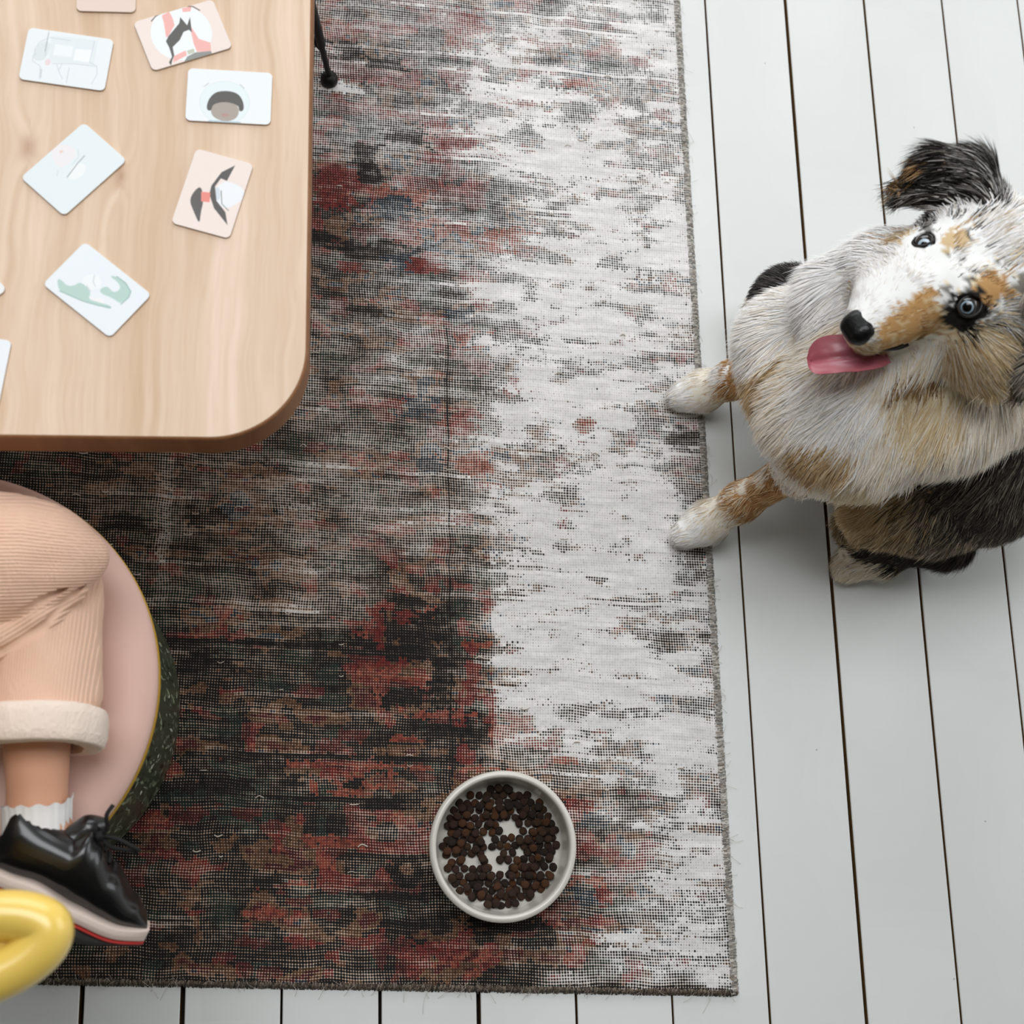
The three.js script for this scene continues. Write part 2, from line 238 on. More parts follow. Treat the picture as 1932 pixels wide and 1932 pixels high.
    let c = pile.dark;
    if (dye > 1.12 - 1.55 * r - 0.22 * sstep(0.7, 1.0, t)) c = dye2 > 0.55 ? pile.rust : dye2 > -0.1 ? pile.red : pile.wine;
    else if (dye2 > 0.72) c = w > 0.4 ? pile.navy : pile.wine; else if (dye2 < -0.55) c = pile.green; else if (dye2 > 0.25) c = pile.brown;
    let k = 1;
    for (const [kind, ms, mt, hs, ht] of motifs) {
      const wob = 0.35 * n2 + 0.25 * noise2(s * 150, t * 190, 9), dx = Math.abs(s - ms) / hs, dy = Math.abs(t - mt) / ht;
      if (dx > 1.6 || dy > 1.6) continue;
      let d = kind === 'ring' ? 0 : Math.max(dx, dy) * 0.6 + Math.hypot(dx, dy) * 0.4;
      if (kind === 'ring') { const q = Math.hypot(dx, dy); d = Math.abs(q - 0.75) * 2.6; if (q > 1.4) continue; }
      d += wob * 1.1 + 0.5 * (hash(i, j, 40) - 0.5) + 0.35 * streak2; const a = 1 - sstep(0.7, 1.2, d); if (a < 0.35) continue;
      if (kind === 'white') w += 0.34 * a; else if (kind === 'pale') w += 0.16 * a;
      else { if (w < 0.8) { c = kind === 'ring' ? pile.dark : pile[kind]; } w -= (kind === 'dark' || kind === 'ring' ? 0.2 : 0.1) * a; }
    }
    if (t > 0.27 && t < 0.64) { w += s < 0.296 ? 0.07 : s < 0.346 ? (t < 0.48 ? -0.10 : -0.03) : 0; if (s > 0.296 && s < 0.346 && t < 0.5 && dye > 0.3 && w < 0.7) c = dye2 > 0.3 ? pile.rust : pile.red; }   // narrow red guard stripe beside the bare border
    if (t > 0.25 && t < 0.85 && Math.abs(s - 0.349) < 0.0022) { w -= 0.14; c = pile.dark; }
    if (s > 0.3 && Math.abs(t - 0.402 + 0.012 * noise2(s * 5, 1, 41)) < 0.003) { w -= 0.2; c = pile.dark; }
    w = clamp(w, 0.04, 1);
    const id = j * NI + i, v = k * (0.75 + 0.5 * hash(i, j, 10)), warm = sstep(0.28, 0.98, w * 0.75 + 0.35 * (1 - s / 0.95) + 0.3 * sstep(0.55, 1.15, t)), tj = 0.93 + 0.05 * hash(i, j, 12) + 0.06 * noise2(i * 0.12, j * 0.9, 13);
    cellW[id] = w;
    for (let q = 0; q < 3; q++) { cellP[id * 3 + q] = clamp(c[q] * v, 0, 255); cellT[id * 3 + q] = clamp(lerp(lerp([222, 190, 165][q], c[q], 0.12), [236, 233, 230][q], warm) * tj, 0, 255); }
  }
  const W = 2048, H = 2048, height = new Uint8Array(W * H);
  const cols = dataTexture(W, H, (x, y, o) => {
    const s = ((x + 0.5) / W) * S1, t = ((y + 0.5) / H) * T1;
    const u = (s / S1) * NI + 0.42 * noise2(s * 14, t * 40, 20) + 0.2 * noise2(s * 60, t * 22, 21), v = (t / T1) * NJ + 0.5 * noise2(s * 30, t * 12, 22) + 0.25 * noise2(s * 16, t * 60, 23);
    const i = clamp(Math.floor(u), 0, NI - 1), j = clamp(Math.floor(v), 0, NJ - 1), fx = u - Math.floor(u), fy = v - Math.floor(v), id = j * NI + i;
    const w = cellW[id], px = Math.abs(2 * fx - 1), py = Math.abs(2 * fy - 1), closed = sstep(0.74, 0.97, w + 0.14 * (hash(i, j, 32) - 0.5) + 0.06 * noise2(i * 0.22, j * 0.55, 34));
    const T = lerp(1.7, 0.74, Math.min(1, w / 0.68)) - 0.85 * closed + 0.3 * (hash(i, j, 35) - 0.5);
    const m = sstep(T - 0.3, T + 0.3, Math.pow(px, 1.25) * (1 + 0.2 * (hash(fx < 0.5 ? i : i + 1, 1, 30) - 0.5)) + Math.pow(py, 1.25) * (1.04 + 0.34 * (hash(fy < 0.5 ? j : j + 1, 2, 31) - 0.5)));
    const ply = 0.93 + 0.1 * Math.max(px, py) + 0.07 * (hash(x, y, 33) - 0.5);
    for (let q = 0; q < 3; q++) o[q] = clamp(lerp(cellP[id * 3 + q], cellT[id * 3 + q], m) * ply, 0, 255);
    height[y * W + x] = 40 + 180 * m;
  }, true);
  const bump = dataTexture(W, H, (x, y, o) => { o[0] = o[1] = o[2] = height[y * W + x]; });
  for (const t of [cols, bump]) t.wrapS = t.wrapT = THREE.MirroredRepeatWrapping;
  const rug = thing('rug', 'worn faded oriental rug in red, black and bare cotton', 'rug');
  const SW = 2.1, TH = 2.9, weave = new THREE.BufferGeometry();
  {
    const P = [], U = [], I = [], nS = 40, nT = 60;
    for (let b = 0; b <= nT; b++) for (let a = 0; a <= nS; a++) { const s = lerp(0.004, SW, a / nS), t = lerp(0.004, TH, b / nT), p = rugPoint(s, t, RUG_TOP); P.push(p.x, p.y, p.z); U.push(s / S1, t / T1); if (a && b) { const n = nS + 1, k = b * n + a; I.push(k, k - n, k - 1, k - 1, k - n, k - n - 1); } }
    const rim = [[0.004, 0.004], [SW, 0.004], [SW, TH], [0.004, TH]];
    for (let e = 0; e < 4; e++) { const [a, b] = [rim[e], rim[(e + 1) % 4]], k = P.length / 3; for (const [s, t] of [a, b]) for (const y of [RUG_TOP, 0.0005]) { const p = rugPoint(s, t, y); P.push(p.x, p.y, p.z); U.push(s / S1, t / T1); } I.push(k, k + 2, k + 1, k + 1, k + 2, k + 3); }
    weave.setAttribute('position', new THREE.Float32BufferAttribute(P, 3)); weave.setAttribute('uv', new THREE.Float32BufferAttribute(U, 2)); weave.setIndex(I); weave.computeVertexNormals();
  }
  mesh('woven_field', weave, std(0xffffff, 0.95, { map: cols, bumpMap: bump, bumpScale: 0.0007 }), rug);
  // overcast edges: short wool stitches wrapped over the border, and loose fibres
  const stitch = (along, count, palette, span) => {
    const P = [], K = [], I = [], c = new THREE.Color();
    for (let n = 0; n < count; n++) {
      const u = ((n + rnd()) / count) * span, w = rr(0.0005, 0.0009), slant = rr(0.0002, 0.0028), reach = along === 't' ? rr(0.0045, 0.009) : rr(0.0025, 0.0065), out = rr(0.0005, 0.0035);
      c.set(palette[Math.floor(rnd() * palette.length)]); const v = rr(0.75, 1.15);
      const prof = [[reach, RUG_TOP + 0.0004], [reach * 0.45, RUG_TOP + rr(0.0008, 0.0018)], [-out * 0.3, RUG_TOP * 0.7], [-out, 0.0006]], k = P.length / 3;
      prof.forEach(([d, y], q) => { for (const e of [-1, 1]) { const a = u + e * w + slant * (q / 3), p = along === 't' ? rugPoint(d, a, y) : rugPoint(a, d, y); P.push(p.x, p.y, p.z); K.push(c.r * v, c.g * v, c.b * v); } if (q) { const b = k + q * 2; along === 't' ? I.push(b - 2, b - 1, b, b - 1, b + 1, b) : I.push(b - 2, b, b - 1, b - 1, b, b + 1); } });
    }
    const g = new THREE.BufferGeometry(); g.setAttribute('position', new THREE.Float32BufferAttribute(P, 3)); g.setAttribute('color', new THREE.Float32BufferAttribute(K, 3)); g.setIndex(I); g.computeVertexNormals(); return g;
  };
  const wool = std(0xffffff, 0.95, { vertexColors: true, side: THREE.DoubleSide });
  const side = mesh('side_binding', stitch('t', 5200, [0xa5a29c, 0x8a8781, 0xb9b3a9, 0x6f6b66, 0xcac5bd, 0x94897c], TH), wool, rug, 'fuzzy grey overcast edge'); side.userData.kind = 'stuff';
  const end = mesh('end_binding', stitch('s', 3400, [0x4e453b, 0x6d6254, 0x3b342c, 0x85786a, 0x5a4d40], SW), wool, rug, 'brown grey overcast end'); end.userData.kind = 'stuff';
  const hair = [];
  for (let n = 0; n < 260; n++) {
    const onSide = rnd() < 0.6, u = rnd() * (onSide ? 1.4 : 0.95), d = rr(-0.001, 0.012), L = rr(0.006, 0.017) * (rnd() < 0.08 ? 1.8 : 1), a = rr(-1.2, 1.2), y = RUG_TOP + 0.002;
    const p0 = onSide ? rugPoint(d, u, y) : rugPoint(u, d, y), dir = onSide ? V(Math.cos(a), 0, Math.sin(a)) : V(Math.sin(a), 0, Math.cos(a)), n2 = V(-dir.z, 0, dir.x);
    hair.push(tube([p0, p0.clone().addScaledVector(dir, L * 0.5).addScaledVector(n2, rr(-0.002, 0.002)).setY(y - 0.001), p0.clone().addScaledVector(dir, L).addScaledVector(n2, rr(-0.006, 0.006)).setY(0.0015)], 0.00022, 5, 3));
  }
  for (let n = 0; n < 150; n++) {                                  // tufts of cotton pulled up from the weave
    const s = rr(0.03, 0.95), t = rr(0.03, 1.38), p = rugPoint(s, t, RUG_TOP + 0.0006), L = rr(0.004, 0.012), k = rr(-0.3, 0.3);
    hair.push(tube([p, p.clone().add(V(L * 0.4, 0.0012, L * k)), p.clone().add(V(L * 0.8, 0.0006, L * k * 0.4)), p.clone().add(V(L, 0.0002, 0))], rr(0.0004, 0.001), 6, 4));
  }
  const loose = mesh('loose_threads', mergeGeometries(hair), std(0xcfc5b8, 0.95), rug); loose.userData.kind = 'stuff';
}

// ---------------------------------------------------------------- the low oak table and what lies on it
const TABLE_TOP = 0.48;
function roundedRect(x0, y0, x1, y1, r) {
  const s = new THREE.Shape(); s.moveTo(x0 + r, y0); s.lineTo(x1 - r, y0); s.absarc(x1 - r, y0 + r, r, -Math.PI / 2, 0); s.lineTo(x1, y1 - r); s.absarc(x1 - r, y1 - r, r, 0, Math.PI / 2);
  s.lineTo(x0 + r, y1); s.absarc(x0 + r, y1 - r, r, Math.PI / 2, Math.PI); s.lineTo(x0, y0 + r); s.absarc(x0 + r, y0 + r, r, Math.PI, Math.PI * 1.5); return s;
}
{
  const t = thing('coffee_table', 'low pale oak table with rounded corners and thin black metal legs', 'table');
  const x0 = -1.10, x1 = -0.0422, z0 = -1.62, z1 = -0.3765, TH = 0.047;
  const grain = dataTexture(1024, 1024, (x, y, o) => {             // fine straight grain along the table, a few wide figures and two small knots
    const u = x / 1024, v = y / 1024; let warp = 0.014 * noise2(v * 4.5, u * 6, 40) + 0.004 * noise2(v * 22, u * 22, 41), knot = 0;
    for (const [ku, kv, kr] of [[0.684, 0.672, 0.008], [0.772, 0.645, 0.006]]) { const d = Math.hypot((u - ku), (v - kv) * 0.5) / kr; knot += Math.exp(-d * d * 1.2); warp += 0.02 * Math.exp(-d * d * 0.12) * Math.sign(u - ku) * Math.exp(-d * 0.4); }
    const q = u + warp, a = noise2(q * 42, v * 2.1, 42), b = noise2(q * 150, v * 5, 43), c = noise2(q * 420, v * 22, 44), pore = Math.max(0, noise2(u * 600, v * 40, 45) - 0.55) * 1.2;
    const m = 0.5 + 0.3 * a + 0.22 * b + 0.12 * c - 0.22 * knot - 0.25 * pore;
    o[0] = clamp(lerp(205, 236, m) - 22 * knot, 0, 255); o[1] = clamp(lerp(172, 212, m) - 28 * knot, 0, 255); o[2] = clamp(lerp(138, 189, m) - 26 * knot, 0, 255);
  }, true);
  grain.wrapS = grain.wrapT = THREE.MirroredRepeatWrapping; grain.offset.set(1, 0);
  const oak = std(0xffffff, 0.5, { map: grain });
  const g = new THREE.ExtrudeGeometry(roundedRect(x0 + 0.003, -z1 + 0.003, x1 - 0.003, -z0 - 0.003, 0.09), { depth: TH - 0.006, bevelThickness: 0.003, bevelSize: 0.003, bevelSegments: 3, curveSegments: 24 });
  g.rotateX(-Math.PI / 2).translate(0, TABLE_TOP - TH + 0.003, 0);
  mesh('table_top', g, [oak, std(0x9c7650, 0.6, { map: grain })], t);  // edge faces tinted browner: shade of the same oak put into the colour
  const iron = std(0x11120f, 0.45, { metalness: 0.4 });
  const leg = (foot, lean) => {                                   // round bar on a small domed foot, with the bent brace that meets it just above the foot
    const y0 = RUG_TOP, top = V(foot.x - lean.x, TABLE_TOP - TH, foot.z - lean.z), p = (k) => V(lerp(foot.x, top.x, k), lerp(y0 + 0.012, top.y, k), lerp(foot.z, top.z, k));
    const bar = new THREE.TubeGeometry(new THREE.LineCurve3(p(0.17), p(1)), 8, 0.0062, 14, false), neck = tube([p(0), p(0.1), p(0.18)], 0.0042, 8, 12);
    const l = mesh('leg', mergeGeometries([bar, neck]), iron, t);
    mesh('foot', lathe([[0, 0.016], [0.005, 0.0155], [0.0098, 0.0125], [0.0122, 0.0075], [0.0122, 0.0015], [0.0112, 0], [0, 0]], 28).translate(foot.x, y0, foot.z), iron, l);
    const s = Math.sign(lean.x), k = Math.sign(lean.z || 1), j = p(0.14);
    mesh('brace', tube([j, V(j.x - s * 0.010, j.y + 0.012, j.z - k * 0.004), V(j.x - s * 0.022, j.y + 0.045, j.z - k * 0.010), V(j.x - s * 0.045, j.y + 0.14, j.z - k * 0.03), V(j.x - s * 0.09, TABLE_TOP - TH, j.z - k * 0.09)], 0.0034, 24, 10), iron, l);
  };
  leg(V(-0.0345, 0, -1.047), V(0.055, 0, 0.02)); leg(V(-1.10, 0, -1.047), V(-0.055, 0, 0.02));
  leg(V(-0.16, 0, -0.56), V(0.02, 0, -0.03)); leg(V(-1.0, 0, -0.56), V(-0.03, 0, -0.03));
}
const CARD_PALE = '#e7ebee', CARD_PEACH = '#eedfd6';
function poly(c, w, h, pts, fill) { c.fillStyle = fill; c.beginPath(); for (let i = 0; i < pts.length; i += 2) (i ? c.lineTo(pts[i] * w, pts[i + 1] * h) : c.moveTo(pts[0] * w, pts[1] * h)); c.closePath(); c.fill(); }
function smooth(c, w, h, pts, fill) {
  const n = pts.length / 2, q = (i) => [pts[((i + n) % n) * 2] * w, pts[((i + n) % n) * 2 + 1] * h]; c.fillStyle = fill; c.beginPath();
  for (let i = 0; i < n; i++) { const a = q(i), b = q(i + 1), m = [(a[0] + b[0]) / 2, (a[1] + b[1]) / 2]; i ? c.quadraticCurveTo(a[0], a[1], m[0], m[1]) : c.moveTo(m[0], m[1]); }
  const a = q(0), b = q(1); c.quadraticCurveTo(a[0], a[1], (a[0] + b[0]) / 2, (a[1] + b[1]) / 2); c.fill();
}
function strokes(c, w, h, lines, color, lw) { c.strokeStyle = color; c.lineWidth = lw; c.lineCap = 'round'; for (const l of lines) { c.beginPath(); for (let i = 0; i < l.length; i += 2) (i ? c.lineTo(l[i] * w, l[i + 1] * h) : c.moveTo(l[0] * w, l[1] * h)); c.stroke(); } }
const cardEdge = std(0xc3b09b, 0.9), cardShapes = {};
function card(label, x, z, deg, w, d, draw, y = TABLE_TOP) {
  const o = thing('picture_card', label, 'card', V(x, y, z), 'picture cards spread on the table'); o.rotation.y = -deg * Math.PI / 180;
  const key = w > d ? 'wide' : 'tall';
  if (!cardShapes[key]) {
    const g = new THREE.ExtrudeGeometry(roundedRect(-w / 2 + 0.0003, -d / 2 + 0.0003, w / 2 - 0.0003, d / 2 - 0.0003, 0.0052), { depth: 0.0016, bevelThickness: 0.0002, bevelSize: 0.0003, bevelSegments: 2, curveSegments: 8 }).rotateX(-Math.PI / 2).translate(0, 0.0003, 0);
    const s = new THREE.ShapeGeometry(roundedRect(-w / 2 + 0.0002, -d / 2 + 0.0002, w / 2 - 0.0002, d / 2 - 0.0002, 0.0052), 8), p = s.attributes.position, u = s.attributes.uv;
    for (let i = 0; i < p.count; i++) u.setXY(i, p.getX(i) / w + 0.5, p.getY(i) / d + 0.5);
    cardShapes[key] = [g, s.rotateX(-Math.PI / 2).translate(0, 0.0023, 0)];
  }
  mesh('board', cardShapes[key][0], cardEdge, o);
  const W = w > d ? 420 : 288, H = w > d ? 288 : 420;
  mesh('print', cardShapes[key][1], std(0xffffff, 0.45, { map: canvasTexture(W, H, (c) => draw(c, W, H)) }), o);
}
card('white picture card with a faint grey line drawing of furniture', -0.2846, -0.7698, 6.5, 0.084, 0.0585, (c, w, h) => {
  c.fillStyle = '#e9edee'; c.fillRect(0, 0, w, h);
  smooth(c, w, h, [0.12, 0.35, 0.22, 0.2, 0.3, 0.25, 0.26, 0.6, 0.12, 0.62], '#dde2e2');
  poly(c, w, h, [0.28, 0.1, 0.82, 0.06, 0.82, 0.55, 0.3, 0.6], '#e2e7e8'); poly(c, w, h, [0.34, 0.25, 0.55, 0.24, 0.55, 0.45, 0.34, 0.46], '#edf0f0'); poly(c, w, h, [0.58, 0.28, 0.78, 0.26, 0.78, 0.5, 0.58, 0.5], '#f0f2f4');
  strokes(c, w, h, [[0.24, 0.02, 0.25, 0.5], [0.14, 0.5, 0.12, 0.42, 0.16, 0.25, 0.24, 0.16], [0.78, 0.08, 0.77, 0.5, 0.86, 0.55, 0.88, 0.7, 0.84, 0.9], [0.24, 0.95, 0.22, 0.7, 0.12, 0.62, 0.12, 0.5], [0.4, 0.62, 0.46, 0.8, 0.5, 0.88], [0.46, 0.6, 0.44, 0.72], [0.55, 0.65, 0.55, 0.95], [0.35, 0.62, 0.6, 0.57, 0.86, 0.56], [0.26, 0.14, 0.5, 0.14]], '#c3c9cf', 3);
  strokes(c, w, h, [[0.24, 0.05, 0.24, 0.42], [0.25, 0.92, 0.24, 0.75]], '#8f979b', 2.4); smooth(c, w, h, [0.26, 0.56, 0.32, 0.54, 0.33, 0.66, 0.27, 0.68], '#ead3d8');
});
card('pale peach picture card with a slender black animal and pink bands in a white oval', -0.1721, -0.803, -21.5, 0.084, 0.0585, (c, w, h) => {
  c.fillStyle = CARD_PEACH; c.fillRect(0, 0, w, h);
  c.fillStyle = '#eef2f3'; c.beginPath(); c.ellipse(0.49 * w, 0.46 * h, 0.36 * w, 0.53 * h, 0, 0, 7); c.fill();
  const pink = '#f0b3ab'; for (const p of [[0.35, 0.03, 0.45, 0, 0.46, 0.14, 0.45, 0.28, 0.33, 0.45, 0.30, 0.46, 0.34, 0.18], [0.63, 0.40, 0.66, 0.66, 0.77, 0.79, 0.74, 0.96, 0.58, 0.89, 0.58, 0.72, 0.60, 0.51], [0.61, 0.01, 0.73, 0.01, 0.69, 0.11, 0.60, 0.08], [0.30, 0.84, 0.46, 0.80, 0.45, 0.90, 0.27, 0.95]]) poly(c, w, h, p, pink);
  strokes(c, w, h, [[0.21, 0.08, 0.28, 0.01, 0.36, -0.01], [0.68, 0, 0.74, 0.03, 0.8, 0.14]], '#3e4242', 5);
  poly(c, w, h, [0.45, 0.92, 0.56, 0.89, 0.74, 0.95, 0.74, 1, 0.39, 1], '#8d908c'); poly(c, w, h, [0.47, 0.81, 0.56, 0.81, 0.55, 0.89, 0.47, 0.89], '#c5c9b4');
  poly(c, w, h, [0.55, 0.16, 0.57, 0.25, 0.59, 0.35, 0.66, 0.21, 0.64, 0.33, 0.61, 0.51, 0.59, 0.44, 0.52, 0.45, 0.44, 0.58, 0.33, 0.67, 0.31, 0.83, 0.26, 0.92, 0.23, 1, 0.22, 0.93, 0.28, 0.84, 0.29, 0.66, 0.28, 0.53, 0.33, 0.45, 0.45, 0.33, 0.51, 0.27], '#565550');
});
card('white picture card with a dark haired round face inside a pale ring', -0.1243, -0.7358, 1.0, 0.084, 0.0585, (c, w, h) => {
  c.fillStyle = '#eceff0'; c.fillRect(0, 0, w, h); c.strokeStyle = '#d5e0e0'; c.lineWidth = 4; c.beginPath(); c.ellipse(0.45 * w, 0.62 * h, 0.29 * w, 0.40 * h, 0, 0, 7); c.stroke(); c.fillStyle = '#e4edee'; c.fill();
  strokes(c, w, h, [[0.2, 0.34, 0.25, 0.27], [0.62, 0.26, 0.67, 0.33]], '#b6bcbf', 4);
  smooth(c, w, h, [0.29, 0.68, 0.3, 0.9, 0.47, 1.0, 0.62, 0.9, 0.62, 0.66, 0.46, 0.56], '#a89c92'); smooth(c, w, h, [0.4, 0.86, 0.46, 0.82, 0.53, 0.86, 0.46, 0.9], '#b08b80');
  smooth(c, w, h, [0.24, 0.78, 0.25, 0.6, 0.33, 0.43, 0.47, 0.39, 0.6, 0.43, 0.67, 0.58, 0.68, 0.76, 0.62, 0.78, 0.62, 0.66, 0.46, 0.6, 0.31, 0.66, 0.3, 0.8], '#524f4b');
  poly(c, w, h, [0.28, 0.97, 0.64, 0.97, 0.66, 1, 0.26, 1], '#b9ccd2');
});
card('plain pale blue picture card with a faint pinkish round shape and one dark line', -0.271, -0.6504, 42.5, 0.0585, 0.084, (c, w, h) => {
  c.fillStyle = '#e3ebec'; c.fillRect(0, 0, w, h); smooth(c, w, h, [-0.05, 0.42, 0.2, 0.3, 0.36, 0.36, 0.38, 0.55, 0.3, 0.62, 0.02, 0.56], '#ece8e8'); smooth(c, w, h, [0.44, 0.42, 0.6, 0.36, 0.7, 0.5, 0.62, 0.64, 0.5, 0.6], '#eef0ef');
  strokes(c, w, h, [[0.45, 0.3, 0.47, 0.42, 0.53, 0.63]], '#8b9497', 4); strokes(c, w, h, [[0.3, 0.3, 0.4, 0.36, 0.43, 0.48], [0.34, 0.64, 0.4, 0.7]], '#cdd5d6', 3); smooth(c, w, h, [0.1, 0.44, 0.14, 0.42, 0.16, 0.46, 0.12, 0.48], '#e6c9c0');
});
card('pale peach picture card with two black crescent shapes joined by a red bar', -0.1375, -0.6291, 15.0, 0.0585, 0.084, (c, w, h) => {
  c.fillStyle = CARD_PEACH; c.fillRect(0, 0, w, h); smooth(c, w, h, [0.5, 0.5, 0.58, 0.32, 0.76, 0.3, 0.98, 0.34, 1.02, 0.46, 0.92, 0.56, 0.78, 0.66, 0.62, 0.6], '#eceef0'); smooth(c, w, h, [0.5, 0.42, 0.58, 0.4, 0.66, 0.56, 0.56, 0.58], '#d3dade');
  smooth(c, w, h, [0.28, 0.44, 0.19, 0.54, 0.17, 0.67, 0.30, 0.79, 0.46, 0.93, 0.41, 0.77, 0.40, 0.63], '#524d4a');
  poly(c, w, h, [0.71, 0.08, 0.53, 0.21, 0.44, 0.41, 0.45, 0.52, 0.60, 0.68, 0.90, 0.84, 0.80, 0.69, 0.6, 0.58, 0.50, 0.41, 0.55, 0.29, 0.66, 0.30], '#4b4744'); poly(c, w, h, [0.31, 0.52, 0.46, 0.5, 0.5, 0.62, 0.36, 0.64], '#e8887c'); strokes(c, w, h, [[0.62, 0.44, 0.7, 0.6, 0.84, 0.66]], '#74726f', 4);
});
card('white picture card with a curled green crocodile shape, nearest to the rounded table corner', -0.2429, -0.5248, 39.3, 0.084, 0.0585, (c, w, h) => {
  c.fillStyle = '#e8edf0'; c.fillRect(0, 0, w, h); smooth(c, w, h, [0.28, 0.5, 0.33, 0.33, 0.44, 0.3, 0.52, 0.45, 0.44, 0.6, 0.34, 0.62], '#eef1f0'); smooth(c, w, h, [0.46, 0.72, 0.6, 0.56, 0.74, 0.62, 0.6, 0.74], '#f0eeee');
  smooth(c, w, h, [0.07, 0.77, 0.14, 0.75, 0.22, 0.77, 0.28, 0.69, 0.29, 0.59, 0.37, 0.57, 0.48, 0.61, 0.50, 0.73, 0.64, 0.64, 0.75, 0.57, 0.78, 0.62, 0.64, 0.70, 0.48, 0.79, 0.30, 0.89, 0.18, 0.91], '#b4d0c6');
  smooth(c, w, h, [0.49, 0.20, 0.55, 0.13, 0.68, 0.12, 0.79, 0.16, 0.83, 0.27, 0.82, 0.45, 0.71, 0.45, 0.56, 0.52, 0.52, 0.47, 0.55, 0.35, 0.65, 0.38, 0.69, 0.32, 0.68, 0.22, 0.59, 0.19], '#b4d0c6');
  strokes(c, w, h, [[0.2, 0.91, 0.48, 0.8, 0.64, 0.7, 0.76, 0.6], [0.56, 0.13, 0.68, 0.12, 0.8, 0.18, 0.83, 0.28, 0.82, 0.45]], '#93b3aa', 5); strokes(c, w, h, [[0.36, 0.34, 0.4, 0.44, 0.46, 0.48], [0.38, 0.56, 0.46, 0.6]], '#c9cfd2', 4);
});
card('pale card at the left border, a small corner showing above the crocodile card', -0.376, -0.5335, 47, 0.084, 0.0585, (c, w, h) => { c.fillStyle = '#eaeae8'; c.fillRect(0, 0, w, h); smooth(c, w, h, [0.2, 0.3, 0.5, 0.2, 0.7, 0.5, 0.4, 0.75], '#d8d5cf'); });
card('white card at the left border, closest to the front table edge', -0.3525, -0.4330, 7, 0.0585, 0.084, (c, w, h) => { c.fillStyle = '#e9edf0'; c.fillRect(0, 0, w, h); smooth(c, w, h, [0.2, 0.3, 0.6, 0.2, 0.7, 0.6, 0.3, 0.7], '#d5dce0'); });
card('peach card cut off by the top picture border, farthest back on the table', -0.2500, -0.8672, -1.5, 0.0585, 0.084, (c, w, h) => { c.fillStyle = '#e6cfc2'; c.fillRect(0, 0, w, h); smooth(c, w, h, [0.3, 0.3, 0.6, 0.25, 0.65, 0.6, 0.3, 0.65], '#c9a99a'); });
{
  const p = at(-14, -14, TABLE_TOP), d = thing('dish', 'small round grey green dish at the back left of the oak table', 'dish', V(p.x - 0.052, TABLE_TOP, p.z - 0.02));
  mesh('bowl', lathe([[0, 0.004], [0.03, 0.004], [0.044, 0.016], [0.052, 0.032], [0.0535, 0.034], [0.055, 0.032], [0.047, 0.012], [0.034, 0.0005], [0, 0.0005]], 48), phys(0x8f9a86, 0.35, { clearcoat: 0.4 }), d);
}

